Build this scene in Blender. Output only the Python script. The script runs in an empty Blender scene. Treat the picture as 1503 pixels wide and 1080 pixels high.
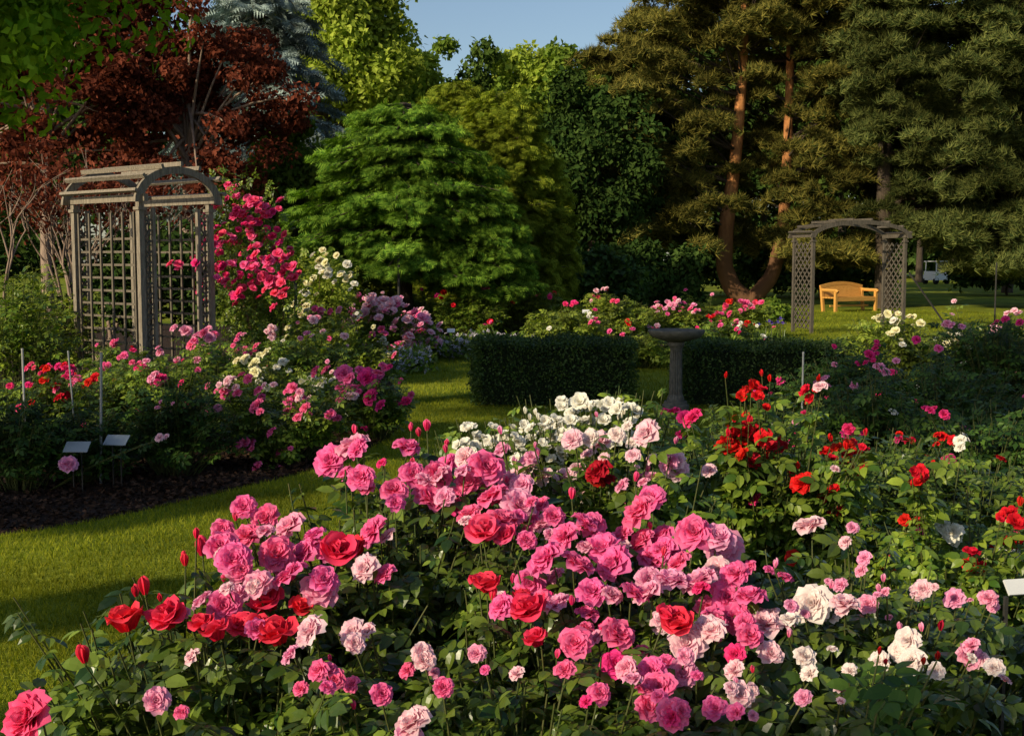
import bpy, math, random
import numpy as np
from mathutils import Vector, Matrix
rng=np.random.default_rng(11); random.seed(11)
S=bpy.context.scene; COL=S.collection
F=1800.; T=math.atan(160/1800.); CT,ST=math.cos(T),math.sin(T); H=1.6
R=math.radians
def P(px,py,d):
    a=(px-751.5)/F; b=(540-py)/F
    k=d/(CT+b*ST); return np.array([a*k,d,H+(-ST+b*CT)*k])
def G(px,py):
    a=(px-751.5)/F; b=(540-py)/F
    k=-H/(-ST+b*CT); return np.array([a*k,(CT+b*ST)*k,0.])
X=lambda px,d:P(px,380,d)[0]
U=lambda a,b:random.uniform(a,b)
def nrmz(v): return v/np.maximum(np.linalg.norm(v,axis=-1,keepdims=True),1e-9)

# ---------------------------------------------------------------- objects
def tag(o,label,cat,group=None,kind=None):
    if label:o['label']=label
    if cat:o['category']=cat
    if group:o['group']=group
    if kind:o['kind']=kind
    return o
def empty(name,loc,rz=0,label=None,cat=None,group=None):
    o=bpy.data.objects.new(name,None); COL.objects.link(o); o.location=[float(v) for v in loc]; o.rotation_euler=(0,0,rz)
    o.empty_display_size=.1
    return tag(o,label,cat,group)
class MB:
    def __init__(s): s.V=[];s.F=[];s.M=[];s.n=0;s.A=[]
    def add(s,V,Fc,mi=0,attr=None):
        V=np.asarray(V,float).reshape(-1,3); Fc=np.asarray(Fc,int)
        if len(V)==0 or len(Fc)==0:return
        s.V.append(V); s.F.append(Fc+s.n); s.M.append(np.full(len(Fc),mi)); s.n+=len(V)
        s.A.append(np.zeros(len(V)) if attr is None else np.asarray(attr,float))
    def box(s,c,size,M=None,mi=0):
        h=np.array(size)/2
        v=np.array([[x,y,z] for x in(-1,1) for y in(-1,1) for z in(-1,1)])*h
        if M is not None: v=v@np.array(M).T
        v=v+np.array(c)
        s.add(v,[[0,1,3,2],[4,6,7,5],[0,4,5,1],[2,3,7,6],[0,2,6,4],[1,5,7,3]],mi)
    def bar(s,a,b,w,t,mi=0,up=(0,0,1)):
        a=np.array(a,float);b=np.array(b,float);y=b-a;L=np.linalg.norm(y);y/=L
        up=np.array(up,float); x=np.cross(y,up)
        if np.linalg.norm(x)<1e-5:x=np.array([1.,0,0])
        x/=np.linalg.norm(x);z=np.cross(x,y)
        s.box((a+b)/2,(w,L,t),np.stack([x,y,z],1),mi)
    def tube(s,pts,rad,n=6,mi=0,cap=True):
        pts=np.array(pts,float);m=len(pts)
        rad=np.array(rad,float) if np.ndim(rad) else np.full(m,float(rad))
        t=np.gradient(pts,axis=0);t=nrmz(t)
        ref=np.array([1.,0.13,0]) if abs(t[:,2]).mean()>.6 else np.array([0,0.1,1.])
        x=nrmz(np.cross(np.broadcast_to(ref,t.shape),t));y=np.cross(t,x)
        a=np.arange(n)*2*np.pi/n
        V=pts[:,None]+rad[:,None,None]*(x[:,None]*np.cos(a)[None,:,None]+y[:,None]*np.sin(a)[None,:,None])
        i=np.arange(m-1)[:,None]*n; j=np.arange(n)[None];k=(j+1)%n
        Fq=np.stack([i+j,i+k,i+n+k,i+n+j],-1).reshape(-1,4)
        s.add(V.reshape(-1,3),Fq,mi)
        if cap: s.add(V[-1],[list(range(n))],mi)
    def lathe(s,prof,n=24,c=(0,0,0),mi=0,flute=0,fn=16):
        pr=np.array(prof);a=np.arange(n)*2*np.pi/n
        r=pr[:,0][:,None]*np.ones(n)[None]
        if flute: r=r*(1-flute*(np.cos(a*fn)<0)[None]*pr[:,2][:,None])
        V=np.stack([r*np.cos(a),r*np.sin(a),pr[:,1][:,None]*np.ones(n)],-1)+np.array(c)
        i=np.arange(len(pr)-1)[:,None]*n; j=np.arange(n)[None];k=(j+1)%n
        s.add(V.reshape(-1,3),np.stack([i+j,i+k,i+n+k,i+n+j],-1).reshape(-1,4),mi)
    def scatter(s,tpl,pos,yd,nr,size,mi=0):
        TV,TF=tpl; pos=np.asarray(pos,float)
        if len(pos)==0:return
        y=nrmz(np.asarray(yd,float)); x=np.cross(y,np.asarray(nr,float))+1e-6; x=nrmz(x); z=np.cross(x,y)
        Rm=np.stack([x,y,z],2); size=np.broadcast_to(np.asarray(size,float),(len(pos),))
        V=np.einsum('nij,kj->nki',Rm,TV)*size[:,None,None]+pos[:,None]
        Fc=TF[None]+(np.arange(len(pos))*len(TV))[:,None,None]
        s.add(V.reshape(-1,3),Fc.reshape(-1,TF.shape[1]),mi)
    def mesh(s,name,mats,smooth=False):
        me=bpy.data.meshes.new(name)
        V=np.concatenate(s.V); fl=np.concatenate([f.ravel() for f in s.F])
        ln=np.concatenate([np.full(len(f),f.shape[1]) for f in s.F]); st=np.concatenate([[0],np.cumsum(ln)[:-1]])
        me.vertices.add(len(V)); me.vertices.foreach_set('co',V.ravel().astype(np.float32))
        me.loops.add(len(fl)); me.loops.foreach_set('vertex_index',fl.astype(np.int32))
        me.polygons.add(len(ln)); me.polygons.foreach_set('loop_start',st.astype(np.int32))
        for m in (mats if isinstance(mats,(list,tuple)) else [mats]): me.materials.append(m)
        me.update(calc_edges=True)
        me.polygons.foreach_set('material_index',np.concatenate(s.M).astype(np.int32))
        me.polygons.foreach_set('use_smooth',np.full(len(ln),smooth))
        if any(a.any() for a in s.A):
            at=me.attributes.new('pv','FLOAT','POINT'); at.data.foreach_set('value',np.concatenate(s.A).astype(np.float32))
        me.update(); return me
    def build(s,name,mats,parent=None,smooth=False):
        o=bpy.data.objects.new(name,s.mesh(name,mats,smooth)); COL.objects.link(o)
        if parent is not None:o.parent=parent
        return o
def place(name,me,loc,parent=None,rot=None,scale=1):
    o=bpy.data.objects.new(name,me); COL.objects.link(o)
    M=Matrix.Translation(Vector([float(v) for v in loc]))
    if rot is not None:M=M@rot.to_4x4()
    M=M@Matrix.Scale(float(scale),4)
    if parent is not None:
        o.parent=parent
        M=(Matrix.Translation(parent.location)@parent.rotation_euler.to_matrix().to_4x4()).inverted()@M
    o.matrix_basis=M; return o

# ---------------------------------------------------------------- materials
def newmat(name):
    m=bpy.data.materials.new(name); m.use_nodes=True; nt=m.node_tree; nt.nodes.clear(); return m,nt
def c4(c): return (c[0],c[1],c[2],1)
def foliage(name,c1,c2,tr=.25,rough=.5,spec=.3,nscale=1.2,namp=.45,far=False):
    m,nt=newmat(name);N=nt.nodes;L=nt.links
    out=N.new('ShaderNodeOutputMaterial');g=N.new('ShaderNodeNewGeometry');tc=N.new('ShaderNodeTexCoord')
    mx=N.new('ShaderNodeMix');mx.data_type='RGBA';mx.inputs[6].default_value=c4(c1);mx.inputs[7].default_value=c4(c2)
    L.new(g.outputs['Random Per Island'],mx.inputs[0])
    no=N.new('ShaderNodeTexNoise');no.inputs['Scale'].default_value=nscale;no.inputs['Detail'].default_value=1
    L.new(tc.outputs['Object'],no.inputs['Vector'])
    mr=N.new('ShaderNodeMapRange');mr.inputs[1].default_value=.3;mr.inputs[2].default_value=.7;mr.inputs[3].default_value=1-namp;mr.inputs[4].default_value=1+namp
    L.new(no.outputs['Fac'],mr.inputs[0])
    hs=N.new('ShaderNodeHueSaturation');L.new(mx.outputs[2],hs.inputs['Color']);L.new(mr.outputs[0],hs.inputs['Value'])
    if far:
        b=N.new('ShaderNodeBsdfDiffuse');L.new(hs.outputs[0],b.inputs['Color'])
        if tr<.19: L.new(b.outputs[0],out.inputs[0]);return m
    else:
        b=N.new('ShaderNodeBsdfPrincipled');b.inputs['Roughness'].default_value=rough;b.inputs['Specular IOR Level'].default_value=spec
        L.new(hs.outputs[0],b.inputs['Base Color'])
    t=N.new('ShaderNodeBsdfTranslucent');h2=N.new('ShaderNodeHueSaturation');h2.inputs['Value'].default_value=1.4;h2.inputs['Saturation'].default_value=1.1
    L.new(hs.outputs[0],h2.inputs['Color']);L.new(h2.outputs[0],t.inputs['Color'])
    ms=N.new('ShaderNodeMixShader');ms.inputs[0].default_value=tr
    L.new(b.outputs[0],ms.inputs[1]);L.new(t.outputs[0],ms.inputs[2]);L.new(ms.outputs[0],out.inputs[0]);return m
def petal(name,cin,crim,tr=.3,hj=.02,vj=.2):
    m,nt=newmat(name);N=nt.nodes;L=nt.links
    out=N.new('ShaderNodeOutputMaterial');at=N.new('ShaderNodeAttribute');at.attribute_name='pv'
    oi=N.new('ShaderNodeObjectInfo');g=N.new('ShaderNodeNewGeometry')
    mx=N.new('ShaderNodeMix');mx.data_type='RGBA';mx.inputs[6].default_value=c4(cin);mx.inputs[7].default_value=c4(crim)
    pw=N.new('ShaderNodeMath');pw.operation='POWER';pw.inputs[1].default_value=1.6;L.new(at.outputs['Fac'],pw.inputs[0]);L.new(pw.outputs[0],mx.inputs[0])
    hs=N.new('ShaderNodeHueSaturation');L.new(mx.outputs[2],hs.inputs['Color'])
    a=N.new('ShaderNodeMapRange');a.inputs[3].default_value=.5-hj;a.inputs[4].default_value=.5+hj;L.new(oi.outputs['Random'],a.inputs[0]);L.new(a.outputs[0],hs.inputs['Hue'])
    b2=N.new('ShaderNodeMapRange');b2.inputs[3].default_value=1-vj;b2.inputs[4].default_value=1+vj*.5;L.new(g.outputs['Random Per Island'],b2.inputs[0]);L.new(b2.outputs[0],hs.inputs['Value'])
    b=N.new('ShaderNodeBsdfPrincipled');b.inputs['Roughness'].default_value=.6;b.inputs['Specular IOR Level'].default_value=.15
    L.new(hs.outputs[0],b.inputs['Base Color'])
    t=N.new('ShaderNodeBsdfTranslucent');L.new(hs.outputs[0],t.inputs['Color'])
    ms=N.new('ShaderNodeMixShader');ms.inputs[0].default_value=tr
    L.new(b.outputs[0],ms.inputs[1]);L.new(t.outputs[0],ms.inputs[2]);L.new(ms.outputs[0],out.inputs[0]);return m
def rough(name,c1,c2,scale=6,r=.85,stretch=(1,1,1),bump=.3,detail=6,spec=.2,metal=0,zdark=None):
    m,nt=newmat(name);N=nt.nodes;L=nt.links
    out=N.new('ShaderNodeOutputMaterial');tc=N.new('ShaderNodeTexCoord');mp=N.new('ShaderNodeMapping');mp.inputs['Scale'].default_value=stretch
    L.new(tc.outputs['Object'],mp.inputs[0])
    no=N.new('ShaderNodeTexNoise');no.inputs['Scale'].default_value=scale;no.inputs['Detail'].default_value=detail;no.inputs['Roughness'].default_value=.65
    L.new(mp.outputs[0],no.inputs['Vector'])
    cr=N.new('ShaderNodeValToRGB');cr.color_ramp.elements[0].position=.3;cr.color_ramp.elements[1].position=.7
    cr.color_ramp.elements[0].color=c4(c1);cr.color_ramp.elements[1].color=c4(c2);L.new(no.outputs['Fac'],cr.inputs[0])
    b=N.new('ShaderNodeBsdfPrincipled');b.inputs['Roughness'].default_value=r;b.inputs['Specular IOR Level'].default_value=spec;b.inputs['Metallic'].default_value=metal
    col=cr.outputs[0]
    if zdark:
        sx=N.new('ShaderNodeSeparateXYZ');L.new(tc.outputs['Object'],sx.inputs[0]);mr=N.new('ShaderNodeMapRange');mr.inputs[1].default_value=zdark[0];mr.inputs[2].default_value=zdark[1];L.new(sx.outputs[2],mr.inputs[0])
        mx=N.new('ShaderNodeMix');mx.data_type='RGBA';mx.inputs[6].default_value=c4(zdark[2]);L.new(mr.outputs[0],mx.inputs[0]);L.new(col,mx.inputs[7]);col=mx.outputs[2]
    L.new(col,b.inputs['Base Color'])
    bp=N.new('ShaderNodeBump');bp.inputs['Strength'].default_value=bump;bp.inputs['Distance'].default_value=.03;L.new(no.outputs['Fac'],bp.inputs['Height']);L.new(bp.outputs[0],b.inputs['Normal'])
    L.new(b.outputs[0],out.inputs[0]);return m

M_rose=foliage('rose_leaf',(.013,.042,.007),(.15,.205,.024),.24,.33,.5,5,.55)
M_rose2=foliage('rose_leaf_light',(.04,.098,.012),(.23,.30,.032),.28,.4,.42,3,.5)
M_rose3=foliage('rose_leaf_yellow',(.10,.16,.018),(.29,.34,.04),.3,.5,.3,2,.45)
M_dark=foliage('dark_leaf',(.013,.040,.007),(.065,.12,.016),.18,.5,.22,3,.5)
M_stem=rough('stem',(.04,.07,.016),(.09,.08,.025),30,.6)
M_cane=rough('cane',(.09,.06,.03),(.16,.12,.06),30,.8)
M_bark=rough('bark',(.035,.026,.02),(.10,.075,.055),5,.95,(3,3,.6),1.)
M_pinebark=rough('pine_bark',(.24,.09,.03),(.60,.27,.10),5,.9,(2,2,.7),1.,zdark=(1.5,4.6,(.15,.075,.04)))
M_palebark=rough('pale_bark',(.17,.12,.095),(.34,.245,.19),6,.85,(2,2,.6),.4)
M_wood=rough('weathered_wood',(.12,.10,.08),(.33,.28,.22),9,.85,(6,6,.8),.4)
M_lat=rough('lattice_wood',(.075,.063,.05),(.20,.168,.13),9,.85,(6,6,.8),.4)
M_wood2=rough('dark_weathered_wood',(.05,.043,.036),(.145,.122,.098),9,.85,(6,6,.8),.4)
M_bench=rough('golden_wood',(.50,.235,.05),(.72,.37,.09),8,.6,(1,6,6),.2)
M_stone=rough('stone',(.07,.065,.056),(.16,.15,.125),14,.9,(1,1,1),.4)
M_soil=rough('soil',(.016,.010,.008),(.065,.038,.027),26,.98,(1,1,1),1.)
M_metal=rough('grey_metal',(.16,.17,.18),(.25,.26,.27),20,.5,(1,1,1),.05,spec=.5)
M_pole=rough('pale_pole',(.25,.25,.25),(.36,.35,.34),10,.6,(1,1,.3),.1)
M_iron=rough('dark_iron',(.02,.02,.02),(.05,.045,.04),20,.6,(1,1,1),.1)
M_plate=rough('sign_plate',(.24,.28,.33),(.31,.36,.42),6,.4,(1,1,1),0,spec=.5)
M_white=rough('white_paint',(.6,.6,.62),(.7,.7,.7),6,.4,(1,1,1),0,spec=.5)
M_glass=rough('dark_glass',(.02,.025,.03),(.04,.045,.05),3,.15,(1,1,1),0,spec=.6)
M_rubber=rough('rubber',(.015,.015,.015),(.03,.03,.03),12,.8)
M_stamen=rough('stamen',(.5,.33,.03),(.65,.45,.08),20,.8)
M_calyx=rough('calyx',(.06,.10,.02),(.12,.15,.04),12,.6)
PM={'pink':petal('pink_petal',(.92,.035,.24),(.96,.22,.48),.35,.012,.25),
    'hot':petal('hot_pink_petal',(.84,.014,.17),(.90,.06,.29),.32,.012,.25),
    'pale':petal('pale_pink_petal',(.94,.34,.49),(.95,.73,.78),.35,.01),
    'lilac':petal('lilac_pink_petal',(.92,.17,.42),(.95,.48,.66),.35,.01),
    'coral':petal('coral_petal',(.80,.010,.055),(.90,.06,.13),.3,.006),
    'corpink':petal('coral_pink_petal',(.90,.03,.15),(.94,.13,.30),.32,.01),
    'red':petal('red_petal',(.62,.006,.014),(.80,.016,.026),.28,.006,.28),
    'deep':petal('deep_red_petal',(.30,.005,.012),(.45,.008,.018),.2,.008),
    'white':petal('white_petal',(.86,.80,.66),(.92,.90,.84),.35,.005,.1),
    'blush':petal('blush_white_petal',(.90,.64,.64),(.92,.85,.81),.35,.008,.1),
    'cream':petal('cream_petal',(.88,.79,.40),(.90,.86,.62),.35,.008,.1)}

# ---------------------------------------------------------------- templates
LEAF=(np.array([[0,0,0],[.32,.42,.07],[0,1,-.05],[-.32,.42,.07]],float),np.array([[0,1,2],[0,2,3]]))
def leaflet():
    m=[[0,0,0],[0,.3,-.03],[0,.65,-.05],[0,1,-.16]]
    r=[[.22,.1,.04],[.34,.38,.08],[.27,.7,.03]]
    V=np.array(m+r+[[-a,b,c] for a,b,c in r],float)
    t=[]
    for o,f in((4,0),(7,1)):
        q=[[0,o,1],[o,o+1,1],[1,o+1,2],[o+1,o+2,2],[2,o+2,3]]
        t+=[a if not f else a[::-1] for a in q]
    return V,np.array(t)
def compound(base,n=5):
    V0,F0=base; Vs=[];Fs=[];k=0
    items=[((0,.55,0),0,.5),((.03,.42,0),-62,.44),((-.03,.42,0),62,.44),((.02,.15,0),-70,.36),((-.02,.15,0),70,.36)][:n]
    for p,a,s in items:
        c,sn=math.cos(R(a)),math.sin(R(a)); M=np.array([[c,-sn,0],[sn,c,0],[0,0,1]])
        v=(V0*s)@M.T+np.array(p); v[:,2]-=.25*np.abs(v[:,0])+.18*v[:,1]**2
        Vs.append(v);Fs.append(F0+k);k+=len(v)
    st=np.array([[-.012,0,0],[.012,0,0],[.008,.58,-.05],[-.008,.58,-.05]]);Vs.append(st);Fs.append(np.array([[0,1,2],[0,2,3]])+k)
    return np.concatenate(Vs),np.concatenate(Fs)
CL5=compound(leaflet()); CS5=compound(LEAF); 
def tuft_tpl(n=9,w=.055,seed=1):
    g=np.random.default_rng(seed);V=[];Fc=[]
    for i in range(n):
        a=g.uniform(0,6.28);e=g.uniform(.25,1.15)
        d=np.array([math.cos(a)*math.sin(e),math.cos(e),math.sin(a)*math.sin(e)]);s=nrmz(np.cross(d,g.normal(size=3)))
        L=g.uniform(.7,1);V+=[s*w,-s*w,d*L];Fc.append([3*i,3*i+1,3*i+2])
    return np.array(V),np.array(Fc)
TUFT=tuft_tpl()
def frond_tpl():
    V=[[-.05,0,0],[.05,0,0],[0,1,-.1]];Fc=[[0,1,2]]
    for y,l in((.1,.42),(.3,.42),(.5,.33),(.7,.22)):
        for sx in(-1,1):
            k=len(V);V+=[[0,y-.06,0],[0,y+.08,0],[sx*l,y+l*.75,-.09]];Fc.append([k,k+1,k+2])
    return np.array(V,float),np.array(Fc)
FROND=frond_tpl()
# ---------------------------------------------------------------- rose blooms
def rose_mesh(name,layers,mat,seed,NU=4,NV=5,stamen=False,bud=False,ruff=.05):
    g=random.Random(seed); mb=MB(); mats=[mat,M_calyx,M_stamen]
    for li,(n,a0,a1,ln,wd,kc,curl) in enumerate(layers):
        ph0=g.uniform(0,6.28)
        for q in range(n):
            ph=ph0+2*math.pi*q/n+g.uniform(-.22,.22); l=ln*g.uniform(.84,1.1); da=g.uniform(-11,12); A1=a1+da; rp=g.uniform(0,6.28)
            r=.02+li*.012;z=0.0;V=[];pv=[]
            tw=g.uniform(-.15,.15)
            for i in range(NV+1):
                v=i/NV; th=R(a0+(A1-a0)*v**1.2+curl*v**5)
                if i: r+=math.sin(th)*l/NV; z+=math.cos(th)*l/NV
                vv=v**1.35; w=wd*l*(math.sin(math.pi*(.1+.78*vv)))**.65
                for j in range(NU+1):
                    u=2*j/NU-1; tx=w*math.sin(u*kc)/kc; inn=w*(1-math.cos(u*kc))/kc
                    rr=r-inn*math.cos(th); zz=z+inn*math.sin(th)
                    if i==NV: zz-=.05*l*u*u*math.cos(th); rr-=.08*l*u*u*math.sin(th)
                    e=ruff*math.sin(u*3.4+rp)*v**3*l; rr+=e*math.cos(th)*.6; zz+=e*.6*math.sin(th)
                    V.append([rr*math.cos(ph+tw*v)-tx*math.sin(ph+tw*v),rr*math.sin(ph+tw*v)+tx*math.cos(ph+tw*v),zz]);pv.append(v)
            Fq=[[i*(NU+1)+j,i*(NU+1)+j+1,(i+1)*(NU+1)+j+1,(i+1)*(NU+1)+j] for i in range(NV) for j in range(NU)]
            mb.add(V,Fq,0,np.array(pv)+1e-3)
    if stamen:
        for k in range(14):
            a=g.uniform(0,6.28);b=g.uniform(0,.22);p=np.array([b*math.cos(a),b*math.sin(a),.16])
            mb.bar([p[0]*.3,p[1]*.3,.02],p,.03,.03,2); mb.box(p,(.06,.06,.05),None,2)
    mb.lathe([[.01,-.2],[.055,-.16],[.07,-.08],[.09,0],[.06,.05]],6,(0,0,0),1)
    for k in range(5):
        a=k*1.2566+.4; o=.5 if not bud else .16;zt=-.12 if not bud else .55
        c,s=math.cos(a),math.sin(a);b=.08
        mb.add([[b*c-.06*s,b*s+.06*c,-.02],[b*c+.06*s,b*s-.06*c,-.02],[o*c,o*s,zt]],[[0,1,2]],1)
    allv=np.concatenate(mb.V); sc=1/(2*np.percentile(np.linalg.norm(allv[:,:2],axis=1),98)) if not bud else .9/allv[:,2].max()
    mb.V=[v*sc for v in mb.V]
    return mb.mesh(name,mats,True)
LAY={'full':[(4,-12,2,.5,.42,1.7,0),(5,-4,18,.6,.46,1.5,12),(6,2,34,.7,.48,1.2,24),(8,12,52,.8,.48,.95,32),(9,24,70,.9,.48,.8,40),(8,42,90,1,.52,.7,42)],
 'tea':[(2,-10,-2,.85,.46,2.1,0),(3,-8,4,.95,.5,1.8,6),(3,-2,14,1,.6,1.4,30),(4,5,34,1.02,.7,1.,55),(5,20,62,1,.75,.8,65)],
 'loose':[(4,0,25,.55,.6,1.1,10),(5,15,52,.8,.62,.8,20),(6,36,82,1,.62,.6,20)],
 'bud':[(2,-7,-3,1,.36,2.2,0),(3,-2,-1,.95,.42,1.9,0),(3,6,-2,.82,.46,1.7,6)],
 'far':[(4,0,20,.6,.62,1.2,10),(5,15,52,.85,.65,.9,20),(6,40,84,1,.66,.6,20)]}
_ms={}
def bloom_mesh(col,shape,var):
    k=(col,shape,var)
    if k not in _ms:
        _ms[k]=rose_mesh('bloom',LAY[shape],PM[col],len(shape)*31+var*7+1,NU=(2 if shape=='far' else 4),NV=(3 if shape=='far' else 5),stamen=(shape=='loose'),bud=(shape=='bud'),ruff=(.03 if shape in('tea','bud') else .13))
    return _ms[k]
def bloom(parent,pos,size,col,shape):
    me=bloom_mesh(col,shape,random.randrange(5))
    if shape=='bud': n=Vector((U(-.2,.2),U(-.2,.2),1))
    elif shape=='tea': n=Vector((U(-.6,.4),U(-.7,.15),1))
    else: n=Vector((U(-1.2,.6),U(-1.5,.0),1))
    q=n.to_track_quat('Z','Y')@Matrix.Rotation(U(0,6.28),3,'Z').to_quaternion()
    place('bud' if shape=='bud' else 'bloom',me,pos,parent,q.to_matrix(),size*U(.84,1.1))
    return np.array(n.normalized())
# ---------------------------------------------------------------- bushes
def bez(a,b,c,n=6):
    t=np.linspace(0,1,n)[:,None]; return (1-t)**2*a+2*t*(1-t)*b+t*t*c
def bush(label,cat,c,rx,ry,h,blooms,nfill,tpl=CS5,ls=.12,lm=M_rose,nlv=8,group=None,name='rose_bush',fillz=(-.03,.22),low=.38,sm=M_stem,stemr=.003):
    c=np.array([c[0],c[1],0.]); root=empty(name,c,0,label,cat,group)
    st=MB();lp=[];ly=[];ln=[];lsz=[]
    tips=[]
    blooms=blooms[:100]
    bp=np.array([b[0] for b in blooms]) if blooms else np.zeros((0,3))
    for pos,size,col,shape in blooms:
        n=bloom(root,pos,size,col,shape); tips.append((np.array(pos)-n*size*.17,True))
    for i in range(nfill):
        a=U(0,6.283);q=math.sqrt(U(0,1)); x=c[0]+rx*q*math.cos(a); y=c[1]+ry*q*math.sin(a)
        dome=h*(1-.55*q**3)
        if len(bp)>=5:
            w=1/((bp[:,0]-x)**2+(bp[:,1]-y)**2+.004); z=(w*bp[:,2]).sum()/w.sum()
            z=min(z,h) if q<.8 else min(z,dome)
        else: z=dome
        z=max(z-U(*fillz),.15); tips.append((np.array([x,y,z]),False))
    for tip,isb in tips:
        hd=tip-c; base=c+np.array([hd[0]*.25+U(-.06,.06),hd[1]*.25+U(-.06,.06),0]); z=tip[2]
        ctrl=base+np.array([hd[0]*.35,hd[1]*.35,z*.62]); pts=bez(base,ctrl,tip,6)
        st.tube(pts,np.linspace(stemr*1.7,stemr*.6,6),4,0,False)
        k=nlv+random.randint(-2,2)
        for j in range(k):
            t=low+(.985-low)*((j+U(0,1))/k)
            if isb and t>.95: t-=.05
            p=(1-t)**2*base+2*t*(1-t)*ctrl+t*t*tip; a=j*2.4+U(-.6,.6); e=U(-.45,.55)
            d=np.array([math.cos(a),math.sin(a),e]); lp.append(p);ly.append(d);ln.append([U(-1.,.5),U(-1.,.4),1]);lsz.append(ls*U(.5,1.2))
    f=MB(); f.scatter(tpl,np.array(lp)-c,np.array(ly),np.array(ln),np.array(lsz)); f.build('foliage',lm,root)
    st.V=[v-c for v in st.V]; st.build('stems',sm,root)
    return root
def bl(lst,d,col,shape,k=1.0):
    o=[]
    for t in lst:
        px,py,s=t[:3]; dd=d(py) if callable(d) else d; dd*=U(.965,1.035)
        o.append((P(px,py,dd),k*s*dd/F,t[3] if len(t)>3 else col,t[4] if len(t)>4 else shape))
    return o
def dens(lst,p,sp=.75,buds=.0,bc='corpink',fc=None,cap=999):
    lst=[(t[0],t[1],min(t[2],cap))+tuple(t[3:]) for t in lst]
    o=list(lst)
    for t in lst:
        if len(t)>4 and t[4]=='bud':continue
        q=p
        while q>0:
            if U(0,1)<q: o.append((t[0]+U(-sp,sp)*t[2],t[1]+U(-.45,.8)*sp*t[2],t[2]*U(.45,.85))+(tuple(t[3:]) if not fc else (random.choice(fc),'full')))
            q-=1
        if U(0,1)<buds: o.append((t[0]+U(-.6,.6)*t[2],t[1]-U(.3,.8)*t[2],U(13,20),bc,'bud'))
    return o
def rb(c,rx,ry,h,n,size,cols,shape='far',front=.75,zlo=.35):
    o=[]
    while len(o)<n:
        a=U(math.pi,2*math.pi) if U(0,1)<front else U(0,math.pi); q=math.sqrt(U(.02,1.1)); col=random.choice(cols)
        z=h*(1-.55*min(q,1)**3)*U(.86,1.0) if q<.85 else h*U(zlo,.62)
        for k in range(random.choice([1,1,2,3,4])):
            o.append((np.array([c[0]+rx*q*math.cos(a)+random.gauss(0,size*.7)*(k>0),c[1]+ry*q*math.sin(a)+random.gauss(0,size*.7)*(k>0),z-abs(random.gauss(0,size*.5))*(k>0)]),size*U(.6,1.1),col if U(0,1)<.8 else random.choice(cols),shape))
    return o[:n]
fgd=lambda py: float(np.interp(py,[600,640,700,800,900,1000,1080],[3.9,3.5,3.15,2.8,2.5,2.2,2.0]))
B=bush
PK=['pink','pink','lilac','pale','hot','lilac','pink']
B('coral red roses with tall pointed buds at the lower left of the front bed','rose bush',(X(330,2.55),2.6),.62,.38,.85,
  bl([(495,820,58),(527,812,40),(398,893,68),(410,943,70),(252,917,70),(188,925,56),(322,938,50),(300,925,42),(125,972,32,'coral','bud'),(297,815,36,'coral','bud'),(213,872,36,'coral','bud'),(272,830,24,'coral','bud'),(288,790,20,'coral','bud'),(200,875,22,'coral','bud'),(236,882,18,'coral','bud'),(470,985,40,'pink','full'),(355,925,44),(440,900,38),(378,925,40),(285,965,30,'pale','full'),(480,1010,30,'pink','full')],fgd,'coral','tea',1.0),160,CL5,.086,M_rose,12)
B('pink full-petalled roses standing tallest on the left of the front bed','rose bush',(X(570,3.0),3.0),.55,.42,1.05,
  bl(dens([(490,680,64),(522,660,54,'lilac'),(532,703,54),(577,722,50),(605,698,46),(660,690,66),(630,737,56),(685,672,40,'pale'),(712,690,56),(727,735,62),(760,745,60,'lilac'),(737,770,52),(553,782,56),(430,775,84,'lilac'),(392,762,50),(405,815,68),(345,825,62),(325,805,52),(365,790,46),(345,878,78,'lilac'),(328,893,62),(450,815,50),(540,837,56,'pale'),(470,868,58,'lilac'),(460,930,56,'pale'),(522,930,48,'pale'),(627,632,24,'corpink','bud'),(615,640,18,'corpink','bud'),(598,662,46,'pink'),(700,720,46),(748,712,42,'lilac'),(640,700,45),(690,760,46),(350,850,50,'lilac'),(380,860,50,'lilac'),(430,850,54),(300,885,40,'lilac'),(490,1000,46),(655,655,16,'corpink','bud'),(770,765,46),(665,735,44)],1.2,.9,.35,'corpink',PK,58),fgd,'pink','full',.96),185,CL5,.084,M_rose,12)
B('large mass of bright pink roses in the middle of the front bed','rose bush',(X(940,2.7),2.75),.52,.45,.95,
  bl(dens([(808,825,64),(870,775,54),(845,832,54),(832,790,46),(945,755,86),(1020,785,92),(1060,802,62,'lilac'),(1055,838,54,'pale'),(905,832,62),(960,826,62),(870,872,78),(930,877,76),(985,860,60,'lilac'),(1065,880,80),(1100,882,54),(885,810,58),(905,935,60),(905,978,58,'hot'),(845,945,52),(740,892,48),(1010,945,70,'pale'),(1050,930,50,'pale'),(1120,920,58,'pale'),(970,1012,54),(987,1050,58),(950,1040,44),(780,860,50),(1000,830,54),(1030,860,58,'lilac'),(820,890,50,'lilac'),(1040,900,50),(610,1065,66,'pale'),(622,970,36,'pale'),(230,1030,44,'lilac'),(1085,1020,44,'pale'),(1000,990,46,'lilac'),(860,905,44),(800,770,44,'lilac'),(915,790,48),(975,790,48),(1080,845,44),(945,800,46)],1.3,.9,.25,'corpink',PK,62),fgd,'pink','full',.97),185,CL5,.084,M_rose,12)
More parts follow.
